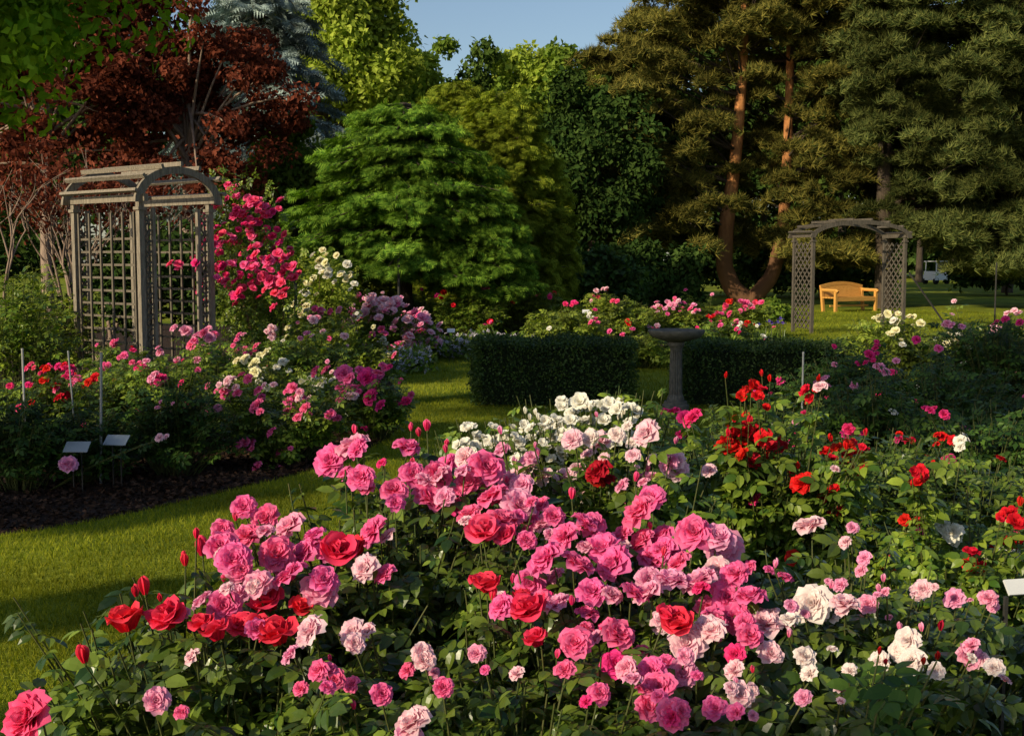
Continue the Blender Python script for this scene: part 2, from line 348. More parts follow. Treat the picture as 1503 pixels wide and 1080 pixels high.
B('coral roses among the pink ones near the middle of the front bed','rose bush',(X(800,2.5),2.5),.42,.35,.9,
  bl([(710,790,56,'corpink'),(745,792,48,'corpink'),(780,908,60),(715,868,44),(792,946,46),(995,925,52),(704,862,36),(700,772,36),(722,880,30,'coral','bud'),(765,885,40),(975,910,36)],lambda y:fgd(y)*.98,'coral','tea',.92),135,CL5,.084,M_rose,12,fillz=(.02,.25))
B('low pale and pink roses near the bottom edge of the front bed','rose bush',(X(760,2.3),2.3),.6,.22,.8,
  bl(dens([(620,960,34,'pale'),(600,985,30),(650,1010,36),(520,945,40,'pale'),(480,985,36),(700,960,30,'lilac'),(830,985,40),(880,1020,44),(930,1000,40,'lilac'),(1080,985,40,'pale'),(1130,960,42,'pale'),(1190,990,36,'blush'),(1050,1040,38),(980,975,40),(1180,1025,30,'lilac'),(560,1020,40),(760,990,30,'pale')],.35,1.1,.2,'corpink',PK),fgd,'pink','full',.95),125,CL5,.084,M_rose,11,fillz=(-.02,.15))
B('pale pink roses flushed white just behind the bright pink mass','rose bush',(X(890,3.6),3.6),.45,.32,1.05,
  bl([(880,697,50),(872,710,36),(893,708,30)],3.5,'deep','full')+bl(dens([(880,652,54),(952,640,54),(868,645,36,'blush'),(782,690,42),(832,702,42),(990,692,54),(952,708,44,'lilac'),(815,720,38,'blush'),(740,665,36,'lilac'),(985,680,36,'lilac'),(760,700,34),(775,680,30,'lilac'),(930,670,30),(905,640,32,'blush'),(848,690,32),(800,700,36),(915,715,36,'lilac'),(865,670,36)],1.1,1.0,.25,'lilac'),3.55,'pale','full',.86),120,CL5,.084,M_rose2,11)
ww=[(U(672,782),U(628,697),U(14,24)) for i in range(54)]+[(U(750,840),U(620,690),U(14,24)) for i in range(34)]+[(U(780,840),U(720,775),U(18,28),'blush') for i in range(12)]
B('white cluster roses behind the pink bushes in the centre','rose bush',(X(770,4.2),4.2),.42,.38,1.05,bl(ww,4.05,'white','loose',1.),130,CL5,.08,M_rose2,10,fillz=(-.12,.12))
ww=[(U(820,940),U(590,658),U(15,27)) for i in range(50)]+[(U(795,870),U(616,682),U(14,24)) for i in range(34)]
B('tallest white cluster roses standing above the pale pink ones','rose bush',(X(865,4.3),4.3),.38,.36,1.12,bl(ww,4.1,'white','loose',1.)+bl([(U(770,930),U(596,640),12,'white','bud') for i in range(16)],4.1,'white','bud'),120,CL5,.08,M_rose2,10,fillz=(-.12,.12))
B('scarlet roses held on long stems to the right of the white roses','rose bush',(X(1120,4.5),4.5),.6,.42,1.15,
  bl(dens([(1100,650,44),(1075,665,40),(1122,645,40),(1085,652,34),(1100,677,38),(1130,660,34),(1065,650,28),(1180,712,42,'red','full'),(1240,672,32),(1265,660,26),(1215,665,26),(1237,690,30),(1225,720,22),(1105,570,30),(1095,575,24),(1185,575,24),(1112,583,24),(1245,655,24),(1255,680,24),(1160,700,20,'red','bud'),(1130,560,16,'red','bud'),(1118,552,14,'red','bud'),(1065,555,14,'red','bud'),(1200,560,14,'red','bud'),(1210,790,26),(1225,755,26),(1090,635,32),(1115,665,34),(1080,640,30),(1230,660,24),(1250,700,22)],1.2,.85,.45,'red'),4.3,'red','loose',.88)+bl([(1205,570,22,'pale'),(1225,690,16,'pale'),(1110,735,24,'hot')],4.2,'pale','full'),180,CL5,.084,M_rose2,12)
B('vermilion roses and white ones at the right edge of the front bed','rose bush',(X(1420,4.0),4.0),.62,.45,.95,
  bl(dens([(1350,712,34),(1355,700,26),(1350,770,34,'red','full'),(1425,815,36),(1432,845,34),(1425,830,32),(1490,770,38),(1488,795,34),(1482,755,26),(1340,695,22),(1296,835,28),(1165,820,28)],1.2,.7,.45,'red'),3.9,'red','loose',.9)+bl(dens([(1400,782,34),(1385,775,24),(1490,822,34),(1470,815,24),(1500,812,28),(1410,648,24)],1),4.0,'white','full'),165,CL5,.084,M_rose2,12)
B('blush white roses low at the right of the front bed','rose bush',(X(1290,2.8),2.85),.55,.42,.85,
  bl(dens([(1190,777,50,'pale'),(1195,888,66),(1335,942,50),(1340,975,50),(1322,955,40),(1275,887,36,'lilac'),(1240,890,44,'pale'),(1225,905,36),(1355,865,34,'pale'),(1345,872,28,'pale'),(1402,880,34,'lilac'),(1450,880,34,'lilac'),(1420,965,44,'lilac'),(1440,972,38,'pale'),(1460,982,34),(1270,820,30,'lilac'),(1250,775,24,'lilac'),(1180,965,40),(1130,905,40,'pale'),(1248,985,30),(1235,860,26,'lilac'),(1380,925,20,'deep','bud'),(1300,870,22,'lilac'),(1100,1015,34,'pale'),(1235,1015,26,'pale'),(1150,850,30,'pink'),(1160,890,30,'lilac')],1.0,1.1,.3,'lilac'),fgd,'blush','full',.9),185,CL5,.084,M_rose,12)
B('single huge coral pink rose in the bottom left corner','rose bush',(X(60,2.0),2.05),.22,.2,.78,bl([(50,1056,104,'corpink','full')],2.0,'corpink','full'),24,CL5,.095,M_rose,7)
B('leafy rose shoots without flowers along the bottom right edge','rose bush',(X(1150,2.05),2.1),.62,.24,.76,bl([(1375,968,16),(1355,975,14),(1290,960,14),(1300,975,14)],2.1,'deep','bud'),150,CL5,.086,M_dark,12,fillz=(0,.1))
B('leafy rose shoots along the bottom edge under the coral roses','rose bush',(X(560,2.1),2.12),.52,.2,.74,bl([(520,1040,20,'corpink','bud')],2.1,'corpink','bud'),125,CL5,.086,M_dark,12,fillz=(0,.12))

def RB(label,px,d,rx,ry,h,n,size,cols,nfill=60,explicit=[],lm=M_rose,group=None,ls=.105,shape='full'):
    c=(X(px,d),d); ex=bl(dens(explicit,.8),d-ry*.6,'pink','full') if explicit else []
    return B(label,'rose bush',c,rx,ry,h,rb(c,rx,ry,h,n,size,cols,shape)+ex,int(nfill*1.6),CS5,ls,lm,9,group=group,fillz=(-.08,.18))
RB('mid pink roses arching over the lawn edge of the left bed',410,9.6,.6,.5,.82,24,.085,['pink','lilac','pale'],85,[(380,597,28),(435,590,28),(425,606,24),(350,578,16),(400,636,22),(370,655,24),(415,666,22),(380,686,24),(485,610,20),(450,600,20),(505,550,28),(515,557,24),(465,545,18),(380,575,18),(430,570,18),(412,690,16),(360,650,16)],M_rose2)
RB('hot pink roses at the lawn corner of the left bed',545,10.8,.38,.4,.76,22,.085,['hot','pink'],55,[(540,556,30,'hot'),(552,572,30,'hot'),(560,597,20,'hot'),(545,585,26,'hot'),(530,548,22,'pink'),(578,590,14,'hot'),(532,605,18,'hot'),(555,550,18,'pink'),(535,630,14,'hot')],M_rose2)
RB('cream and yellow roses just behind the pink arching bush',400,11.2,.55,.4,.95,12,.09,['cream','white'],60,[(375,535,24,'cream'),(386,551,24,'cream'),(362,528,20,'cream'),(470,567,30,'white'),(455,560,18,'cream'),(392,520,18,'cream'),(480,545,18,'pink'),(500,570,18,'pink')],M_rose3)
RB('crimson roses in front of the lattice arbor',240,10.5,.6,.45,.88,26,.08,['hot','pink','lilac'],80,[(235,560,24,'hot'),(228,553,18,'lilac'),(205,540,20,'hot'),(292,495,26,'lilac'),(284,507,22,'pink'),(272,487,20,'lilac'),(300,490,18,'pink'),(250,600,14,'lilac')],M_rose2)
RB('small red roses at the far left edge beside the pale poles',60,9.6,.6,.45,.85,24,.075,['red','hot','corpink','pink'],75,[(45,540,18,'corpink'),(66,560,20,'red'),(92,582,20,'red'),(50,604,18,'corpink'),(30,600,16,'corpink'),(125,630,22,'corpink'),(88,585,18,'red'),(70,542,14,'red'),(140,555,16,'red'),(60,580,14,'corpink')],M_rose2)
RB('pink and red roses between the two tall pale poles',165,10.6,.45,.45,.88,24,.075,['hot','pink','red'],65,[],M_rose2)
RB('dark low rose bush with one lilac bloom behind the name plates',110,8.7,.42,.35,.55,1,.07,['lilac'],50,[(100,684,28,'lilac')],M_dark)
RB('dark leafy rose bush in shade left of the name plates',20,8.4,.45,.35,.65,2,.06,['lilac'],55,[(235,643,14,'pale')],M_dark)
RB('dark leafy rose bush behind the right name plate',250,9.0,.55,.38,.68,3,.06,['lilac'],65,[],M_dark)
RB('leafy rose bush between crimson and cream roses',330,11.6,.5,.45,.98,18,.08,['pink','lilac'],65,[],M_rose2)
RB('salmon roses deep in the left bed beside the arbor foot',440,13,.7,.5,.98,40,.095,['pink','lilac','pale'],80,[],M_rose2,ls=.12)
RB('leafy bush with few pink roses behind the left bed',480,15.5,.8,.6,1.05,44,.1,['pink','cream','white','lilac'],80,[],M_rose3,ls=.14)
RB('loose rose bush at the foot of the lattice arbor',200,12.6,.8,.5,.8,14,.08,['hot','pink','red'],75,[],M_rose2,ls=.12)
def climber(label,c,pts,blooms,lm,nl,ls,name='climbing_rose'):
    root=empty(name,(c[0],c[1],0),0,label,'climbing rose'); c3=np.array([c[0],c[1],0.])
    for pos,size,col,sh in blooms: bloom(root,pos,size,col,sh)
    st=MB();f=MB();pos=[];
    for q in pts:
        q=np.array(q);b=np.array([c[0]+U(-.15,.15),c[1]+U(-.1,.1),0.]);m=(b+q)/2+np.array([U(-.1,.1),0,q[2]*.15])
        w=bez(b,m,q,8);st.tube(w-c3,np.linspace(.016,.005,8),5)
        n=nl
        a=rng.uniform(.25,1.08,n)[:,None];pp=(1-a)**2*b+2*a*(1-a)*m+a*a*q;pp+=rng.normal(0,.14,(n,3));pos.append(pp)
    pos=np.concatenate(pos);d=rng.normal(size=pos.shape);d[:,2]-=.3;nn=rng.normal(0,.6,pos.shape)+np.array([-.3,-.4,.7])
    f.scatter(CS5,pos-c3,d,nn,rng.uniform(.6,1.1,len(pos))*ls);f.build('foliage',lm,root);st.build('stems',M_cane,root);return root
def clus(cs,k,sx,sy,d,cols,s0=.09,s1=.155):
    return [(P(px+random.gauss(0,sx),py+random.gauss(0,sy),d+U(-.6,.0)),U(s0,s1),random.choice(cols),'far') for px,py in cs for _ in range(k)]
rc=['pink','corpink','corpink','hot','pink','corpink']
climber('crimson climbing rose trained high beside the lattice arbor',(X(355,15.8),15.8),[P(x,y,15.9+U(-.2,.3)) for x,y in[(330,290),(350,280),(375,288),(395,315),(405,345),(345,330),(365,360),(315,350),(380,310),(335,310)]],
  clus([(342,288),(372,294),(388,308),(328,306),(362,322),(402,352),(340,342),(378,335),(325,332),(356,298),(396,325),(320,365),(365,362),(410,372)],7,12,9,15.9,rc),M_rose2,110,.13)
climber('lower crimson climbing rose spilling toward the left bed',(X(390,15.2),15.2),[P(x,y,15.3+U(-.2,.3)) for x,y in[(385,385),(415,405),(330,400),(350,430),(405,440),(370,400),(425,400),(335,380)]],
  clus([(380,382),(408,402),(350,398),(328,402),(365,420),(394,428),(420,400),(345,437),(370,398),(398,385),(402,418),(320,382),(268,388),(300,425)],7,14,11,15.2,rc),M_rose2,110,.13)
climber('cream climbing rose on slim posts right of the crimson one',(X(465,18),18),[P(x,y,18+U(-.2,.3)) for x,y in[(470,385),(480,400),(500,405),(445,430),(440,450),(460,420),(490,430),(510,430),(455,460),(475,450)]],
  clus([(472,380),(475,392),(445,445),(440,460),(500,405),(508,412),(450,425),(478,400)],7,8,9,18,['cream','white']),M_rose3,130,.15)
def FB(label,px,d,rx,ry,h,n,size,cols,nf=70,lm=M_rose2,ls=.15,group=None):
    c=(X(px,d),d); return B(label,'rose bush',c,rx,ry,h,rb(c,rx,ry,h,n,size,cols,'far',.88,.2),int(nf*1.6),CS5,ls,lm,9,group=group,stemr=.004,fillz=(-.08,.2))
FB('big shrub rose smothered in soft pink flowers beyond the left bed',565,19,.7,.6,1.06,100,.19,['pale','lilac','pale','pink','lilac'],42)
FB('pink shrub rose to the right of the big soft pink one',612,20,.45,.5,.78,95,.16,['lilac','pale','pale','pink'],40)
FB('green rose bush with a few red flowers at mid distance',690,23,.75,.6,1.3,14,.13,['red','hot','pink'],75)
FB('yellowish green rose bush beneath the olive cypress',770,24,.8,.6,1.35,14,.13,['hot','red','pink'],85,M_rose3)
FB('low rose bush with crimson buds behind the left hedge',830,20,.8,.6,.95,14,.11,['hot','pink','white'],75,M_rose3)
FB('tall leafy rose bush behind the stone birdbath',905,23,.8,.6,1.15,12,.12,['corpink','red','pale'],75,M_rose3)
FB('pink rose bush just above the stone birdbath',985,24,.8,.6,.85,36,.14,['pink','lilac','pale'],75,M_rose3)
FB('red rose bush left of the distant arbor',1095,25,.75,.5,.8,34,.14,['red','corpink','pink'],70,M_rose3)
FB('loose yellow green rose bush in the middle distance',720,27,1.0,.6,1.5,12,.13,['pink','red'],75,M_rose3)
FB('hedge like rose bush left of the tree bench lawn',1040,28,1.2,.6,.95,14,.13,['pink','lilac'],75,M_rose3)
FB('leafy bush with small blooms behind the cream climber',520,22,.8,.6,1.3,24,.12,['pale','pink'],70,M_rose3)
FB('bush with rose coloured flowers under the low conifer',640,26,.9,.6,1.1,14,.12,['lilac','pink'],60)
FB('low loose rose bush beside the birdbath behind the hedges',940,18,.7,.5,.75,12,.1,['pink','pale'],60,M_rose3)
FB('low pink and white rose bush behind the right hedge',1060,19,.8,.5,.72,16,.11,['pink','white','hot'],60,M_rose2)
# right bed, in shade
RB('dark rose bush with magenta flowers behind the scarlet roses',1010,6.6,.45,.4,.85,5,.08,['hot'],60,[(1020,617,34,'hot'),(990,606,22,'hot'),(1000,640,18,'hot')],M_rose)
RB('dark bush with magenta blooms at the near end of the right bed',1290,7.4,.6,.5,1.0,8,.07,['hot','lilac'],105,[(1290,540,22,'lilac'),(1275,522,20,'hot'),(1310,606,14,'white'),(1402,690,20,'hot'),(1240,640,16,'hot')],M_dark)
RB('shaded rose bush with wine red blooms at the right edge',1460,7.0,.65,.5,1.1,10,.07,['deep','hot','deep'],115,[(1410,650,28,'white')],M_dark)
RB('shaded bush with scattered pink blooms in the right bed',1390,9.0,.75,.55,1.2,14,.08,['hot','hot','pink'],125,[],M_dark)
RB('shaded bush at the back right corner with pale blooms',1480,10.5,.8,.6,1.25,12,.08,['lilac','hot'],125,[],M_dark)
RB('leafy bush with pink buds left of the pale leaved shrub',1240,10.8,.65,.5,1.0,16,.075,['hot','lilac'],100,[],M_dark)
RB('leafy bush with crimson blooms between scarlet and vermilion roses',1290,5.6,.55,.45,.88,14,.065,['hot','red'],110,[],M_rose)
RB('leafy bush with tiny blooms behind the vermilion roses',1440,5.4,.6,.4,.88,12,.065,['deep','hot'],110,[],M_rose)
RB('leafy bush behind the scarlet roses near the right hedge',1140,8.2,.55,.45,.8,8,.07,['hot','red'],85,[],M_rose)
FB('pale leaved shrub with white flower heads on the right',1330,13.0,.75,.6,1.08,26,.1,['white','cream'],100,M_rose3,.14)
FB('dark bush with pale pink flowers beyond the pale leaved shrub',1450,14,.9,.7,1.2,20,.1,['lilac','pale'],100,M_rose,.14)

# ---------------------------------------------------------------- ground
lawn_m,nt=newmat('lawn');N=nt.nodes;L=nt.links
o_=N.new('ShaderNodeOutputMaterial');tc=N.new('ShaderNodeTexCoord');n1=N.new('ShaderNodeTexNoise');n1.inputs['Scale'].default_value=.6;n1.inputs['Detail'].default_value=4
n2=N.new('ShaderNodeTexNoise');n2.inputs['Scale'].default_value=45;n2.inputs['Detail'].default_value=5
for n in(n1,n2):L.new(tc.outputs['Object'],n.inputs['Vector'])
ad=N.new('ShaderNodeMath');ad.operation='MULTIPLY_ADD';L.new(n2.outputs['Fac'],ad.inputs[0]);ad.inputs[1].default_value=.6;L.new(n1.outputs['Fac'],ad.inputs[2])
cr=N.new('ShaderNodeValToRGB');cr.color_ramp.elements[0].position=.55;cr.color_ramp.elements[1].position=1.05;cr.color_ramp.elements[0].color=(.08,.13,.012,1);cr.color_ramp.elements[1].color=(.27,.29,.026,1)
L.new(ad.outputs[0],cr.inputs[0]);b_=N.new('ShaderNodeBsdfPrincipled');b_.inputs['Roughness'].default_value=.9;b_.inputs['Specular IOR Level'].default_value=.1;L.new(cr.outputs[0],b_.inputs['Base Color'])
bp_=N.new('ShaderNodeBump');bp_.inputs['Strength'].default_value=.7;bp_.inputs['Distance'].default_value=.03;L.new(n2.outputs['Fac'],bp_.inputs['Height']);L.new(bp_.outputs[0],b_.inputs['Normal']);L.new(b_.outputs[0],o_.inputs[0])
gm=MB();gm.add([[-250,-60,0],[250,-60,0],[250,400,0],[-250,400,0]],[[0,1,2,3]]);tag(gm.build('lawn',lawn_m),'mown green lawn across the rose garden','lawn',kind='structure')
def smooth_poly(pts,n=4):
    p=np.array(pts,float)
    for _ in range(n):
        q=np.roll(p,-1,0);p=np.stack([.75*p+.25*q,.25*p+.75*q],1).reshape(-1,2)
    return p
BED_L=smooth_poly([(-12,6.2),(-4.5,6.2),G(60,785)[:2],G(330,722)[:2],G(470,690)[:2],G(585,640)[:2],G(600,590)[:2],G(570,560)[:2],G(580,545)[:2],G(650,522)[:2],(-.9,24),(-2,30),(-12,30)])
BED_F=smooth_poly([(-1.3,.9),(-1.25,2.3),(-.9,3.3),(-.35,4.6),(.3,6.3),(1.3,8.6),(2.4,10),(3.6,14.5),(5,16),(12,16),(12,.9)])
BED_M=smooth_poly([(-.3,20.5),(4.6,22.5),(5.2,26),(5,31),(-1,32),(-1.3,24)])
for nm,bd,lb in(('soil_bed',BED_L,'dark mulched soil of the left rose bed'),('soil_bed',BED_F,'soil of the front and right rose bed'),('soil_bed',BED_M,'soil of the rose bed beyond the hedges')):
    m=MB();m.add(np.c_[bd,np.full(len(bd),.004)],[list(range(len(bd)))]);tag(m.build(nm,M_soil),lb,'flower bed',kind='structure')
def inside(x,y,poly):
    r=np.zeros(len(x),bool);x0,y0=poly[:,0],poly[:,1];x1,y1=np.roll(x0,-1),np.roll(y0,-1)
    for a,b,c,d in zip(x0,y0,x1,y1):
        k=((b>y)!=(d>y));r^=k&(x<(c-a)*(y-b)/((d-b) if d!=b else 1e-9)+a)
    return r
gr=MB();BL=(np.array([[-.07,0,0],[.07,0,0],[0,1,0]]),np.array([[0,1,2]]))
M_grass=foliage('grass_blade',(.09,.135,.012),(.31,.31,.03),.35,.5,.25,.9,.45,True)
for x0,x1,y0,y1,n,hh in((-3.6,0,3,6,120000,.028),(-4.2,1,6,9.5,100000,.032),(-2.4,4,9.5,14,70000,.038),(-2.5,6,14,22,60000,.046),(2,14,20,38,60000,.065)):
    x=rng.uniform(x0,x1,n);y=rng.uniform(y0,y1,n);k=~(inside(x,y,BED_L)|inside(x,y,BED_F)|inside(x,y,BED_M));x=x[k];y=y[k];n=len(x)
    d=rng.normal(0,.45,(n,3));d[:,2]=1;nn=rng.normal(size=(n,3));nn[:,2]*=.2
    gr.scatter(BL,np.c_[x,y,np.zeros(n)],d,nn,rng.uniform(.6,1.3,n)*hh)
tag(gr.build('grass',M_grass),'short mown grass blades of the lawn path','grass',kind='stuff')
x=rng.uniform(-5,-.9,26000);y=rng.uniform(6.3,11.5,26000);k=inside(x,y,BED_L);x=x[k];y=y[k];n=len(x)
mu=MB();mu.scatter(LEAF,np.c_[x,y,rng.uniform(.004,.03,n)],rng.normal(size=(n,3))*[1,1,.35],rng.normal(0,.7,(n,3))+[0,0,1],rng.uniform(.02,.06,n))
M_mulch=foliage('mulch',(.012,.008,.006),(.085,.05,.034),.0,.9,.1,2,.4,True)
tag(mu.build('bark_mulch',M_mulch),'rough dark bark mulch on the left bed','mulch',kind='stuff')
ed=MB();pos=[]
for px,d,rx,ry,n in((590,17.5,.35,.5,330),(555,16.5,.4,.4,200),(655,20,.6,.5,420),(715,21.5,.8,.5,320),(770,21,.5,.3,120),(600,18.6,.3,.4,160)):
    pos.append(np.c_[X(px,d)+rng.normal(0,rx*.5,n),d+rng.normal(0,ry*.5,n),rng.uniform(.03,.3,n)])
pos=np.concatenate(pos);nn=rng.normal(0,.4,pos.shape)+np.array([0,-.4,1])
M_ed=foliage('edging_flower',(.48,.42,.56),(.68,.64,.72),.3,.6,.2,1,.15,True)
lf=np.repeat(pos,3,0)+rng.normal(0,.06,(len(pos)*3,3));lf[:,2]=np.abs(lf[:,2]*.8)
ed.scatter(CS5,pos,rng.normal(size=pos.shape),nn,.08,0);ed.scatter(LEAF,lf,rng.normal(size=lf.shape),rng.normal(0,.5,lf.shape)+[0,0,1],.1,1)
tag(ed.build('edging_flowers',[M_ed,M_rose2]),'pale lilac edging flowers along the lawn','flowers',kind='stuff')

# ---------------------------------------------------------------- hedges and birdbath
def hedge(label,x0,x1,y0,y1,h):
    root=empty('box_hedge',((x0+x1)/2,(y0+y1)/2,0),0,label,'hedge')
    n=22000;u=rng.uniform(-1,1,(n,3));ax=rng.integers(0,3,n);sg=np.where(rng.random(n)<.5,-1,1.);
    ax[rng.random(n)<.25]=2
    u[np.arange(n),ax]=sg*rng.uniform(.9,1.02,n);u[ax==2,2]=np.abs(u[ax==2,2]);nn=np.zeros((n,3));nn[np.arange(n),ax]=sg
    p=u*np.array([(x1-x0)/2,(y1-y0)/2,h/2])+np.array([0,0,h/2]);p+=.02*np.sin(p[:,[1,2,0]]*7);p+=rng.normal(0,.02,p.shape);p[:,2]=np.maximum(p[:,2],.02)
    f=MB();f.scatter(LEAF,p,rng.normal(size=(n,3))+nn*.6,nn+rng.normal(0,.6,(n,3)),rng.uniform(.022,.042,n));f.build('foliage',M_hedge,root)
    s=MB()
    for i in range(8):
        a=np.array([U(-.4,.4)*(x1-x0),U(-.3,.3)*(y1-y0),0]);s.tube([a,a+[U(-.1,.1),U(-.1,.1),h*.45],a+[U(-.2,.2),U(-.15,.15),h*.85]],[.02,.015,.006],5)
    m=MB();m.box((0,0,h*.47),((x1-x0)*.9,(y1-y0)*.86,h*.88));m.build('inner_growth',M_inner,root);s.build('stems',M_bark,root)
M_hedge=foliage('hedge_leaf',(.02,.05,.01),(.06,.10,.016),.12,.5,.25,2,.35)
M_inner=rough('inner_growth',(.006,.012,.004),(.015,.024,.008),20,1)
hedge('low clipped box hedge left of the stone birdbath',X(694,13.2),X(935,13.2),13.2,14.3,.69)
hedge('low clipped box hedge right of the stone birdbath',X(1008,13.2),X(1285,13.2),13.2,14.3,.65)
bb=empty('birdbath',(X(994,12.9),12.9,0),0,'round stone birdbath on fluted pedestal between the two hedges','birdbath')
bb.scale=(.96,.96,1.04)
m=MB();m.lathe([[.0,0,0],[.15,0,0],[.15,.06,0],[.13,.07,0],[.125,.1,0],[.0,.101,0]],28);m.build('plinth',M_stone,bb)
m=MB();m.lathe([[.10,.1,0],[.09,.14,.5],[.074,.17,1],[.066,.6,1],[.07,.64,.5],[.09,.67,0],[.09,.7,0]],64,flute=.12,fn=16);m.build('pedestal',M_stone,bb)
m=MB();m.lathe([[.07,.7],[.15,.715],[.26,.75],[.30,.785],[.31,.81],[.31,.825],[.29,.825],[.23,.79],[.12,.77],[.001,.765]],36);m.build('bowl',M_stone,bb,True)
def blades(label,x,y,n,h,mat,fl=None,name='grass_clump',cat='ornamental grass',r=.12):
    root=empty(name,(x,y,0),0,label,cat);f=MB()
    for i in range(n):
        a=U(0,6.28);s=U(.15,.55)*h;b=np.array([U(-r,r),U(-r,r),0]);t=b+np.array([math.cos(a)*s,math.sin(a)*s,h*U(.6,1)]);mid=b+np.array([math.cos(a)*s*.25,math.sin(a)*s*.25,h*.65])
        w=bez(b,mid,t,5);pe=np.array([-math.sin(a),math.cos(a),0])*.012
        V=np.concatenate([w-pe*np.linspace(1,.1,5)[:,None],w+pe*np.linspace(1,.1,5)[:,None]]);f.add(V,[[k,k+1,k+6,k+5] for k in range(4)])
    f.build('leaves',mat,root)
    if fl:
        for i in range(fl[1]):
            a=U(0,6.28);p=np.array([x+math.cos(a)*U(.05,.35),y+math.sin(a)*U(.05,.3),h*U(.85,1.1)])
            s=MB();s.tube([[p[0]-x,p[1]-y,0],[p[0]-x,p[1]-y,p[2]]],.006,4);s.build('flower_stalk',M_stem,root)
            place('flower',fl[0],p,root,None,.13)
iris=rose_mesh('flower',[(3,0,30,.6,.5,1.0,0),(3,40,110,.9,.5,.6,30)],petal('iris_petal',(.10,.06,.35),(.20,.15,.55)),5,3,4)
blades('iris clump with violet blue flowers left of the far lawn',X(1130,21),21,80,.55,M_rose2,(iris,6),'iris_plant','iris plant',.25)
blades('arching day lily leaves beyond the right hedge',X(1095,20),20,90,.55,M_rose,None,'day_lily','day lily',.35)

# ---------------------------------------------------------------- arbors
def diamond(mb,org,du,dv,w,h,sp,bw,bt):
    org,du,dv=map(lambda a:np.array(a,float),(org,du,dv));nn=np.cross(du,dv)
    for sgn in(1,-1):
        k=-h-w
        while k<h+w:
            if sgn>0: u0=max(0,-k);u1=min(w,h-k)
            else: u0=max(0,k-h);u1=min(w,k)
            if u1-u0>.03:
                a=org+du*u0+dv*(sgn*u0+k)+nn*sgn*bt*.5;b=org+du*u1+dv*(sgn*u1+k)+nn*sgn*bt*.5
                mb.bar(a,b,bt*.95,bw,0,np.cross(b-a,nn))
            k+=sp
def arbor(label,loc,rz,W,D,Hh,rise,mat,lat,nsl,square=True,pier=0,fl=True,th=.15,over=.55,pw=.085):
    r=empty('garden_arbor',loc,rz,label,'arbor')
    def part(n,m,mm=mat): m.build(n,mm,r)
    for sx in(-1,1):
        for sy in(-1,1):
            m=MB();m.box((sx*W/2,sy*D/2,Hh/2),(pw,pw,Hh));part('post',m)
            if pier:
                m=MB();m.box((sx*(W/2-pier),sy*D/2,Hh/2-.03),(.04,.05,Hh-.06));part('inner_post',m)
                m=MB();x0=min(sx*(W/2-.047),sx*(W/2-pier+.03));diamond(m,(x0,sy*D/2,.15),(1,0,0),(0,0,1),pier-.08,Hh-.3,.12,.02,.012);part('corner_lattice',m,lat)
        m=MB();x=sx*W/2
        if square:
            for k in range(6): y=-D/2+.1+k*(D-.2)/5;m.box((x-.012,y,Hh/2+.02),(.02,.026,Hh-.25))
            nz=int((Hh-.3)/.15)
            for k in range(nz): m.box((x+.010,0,.18+k*.15),(.02,D-.1,.026))
        else: diamond(m,(x,-D/2+.048,.1),(0,1,0),(0,0,1),D-.096,Hh-.2,.17,.03,.016)
        part('lattice_panel',m,lat)
        m=MB();m.box((x,0,Hh+.05),(.055,D+over,.08));part('beam',m)
        for sy in(-1,1):
            m=MB();m.box((x,sy*(D/2+.0),Hh-.07),(pw+.04,pw+.04,.035));part('post_cap',m)
    a=W/2+.12
    for sy in(-1,1):
        m=MB();n=20;y=sy*(D/2+.075)
        t=np.linspace(0,math.pi,n);o=np.c_[a*np.cos(t),Hh+rise*np.sin(t)];i=np.c_[(a-th-.03)*np.cos(t),Hh+(rise-th)*np.sin(t)]
        V=np.concatenate([np.c_[q[:,0],np.full(n,y+e),q[:,1]] for e in(-.02,.02) for q in(o,i)])
        Fq=[]
        for k in range(n-1):
            Fq+=[[k,k+1,n+k+1,n+k],[2*n+k,3*n+k,3*n+k+1,2*n+k+1],[k,2*n+k,2*n+k+1,k+1],[n+k,n+k+1,3*n+k+1,3*n+k]]
        m.add(V,Fq);part('arch_board',m)
    for k in range(nsl):
        t=R(16)+(math.pi-R(32))*k/(nsl-1); nx,nz=math.cos(t)*rise,math.sin(t)*a; l=math.hypot(nx,nz);nx/=l;nz/=l
        off=.03 if fl else .025
        c=np.array([a*math.cos(t)+nx*off,U(-.05,.05)*fl,Hh+rise*math.sin(t)+nz*off]);M=np.array([[nz,0,nx],[0,1,0],[-nx,0,nz]])
        m=MB();m.box(c,(.035,D+over+U(-.1,.12),.05) if fl else (.035,D+.2,.045),M);part('roof_slat',m)
    return r
Nn=np.array([X(207,14.0),14.0]);ax=math.radians(50.8);ex=np.array([math.cos(ax),math.sin(ax)]);ey=np.array([-ex[1],ex[0]])
W1,D1=.96,1.34;cc=Nn+ex*W1/2+ey*D1/2
arbor('grey wooden lattice arbor with slatted arched roof in the left bed',(cc[0],cc[1],0),ax,W1,D1,2.24,.42,M_wood,M_lat,7,True,.17,True,.08,.26,.066)
ra=arbor('distant dark lattice arch spanning the lawn before the bench',(X(1247,27),27,0),R(18),2.3,.75,2.05,.38,M_wood2,M_wood2,8,False,0,False,.09,.12,.065)
m=MB();a0=np.array([1.25,-.4,1.3]);m.tube([a0,[2.15,-.7,.0]],.022,5);m.build('brace',M_iron,ra)

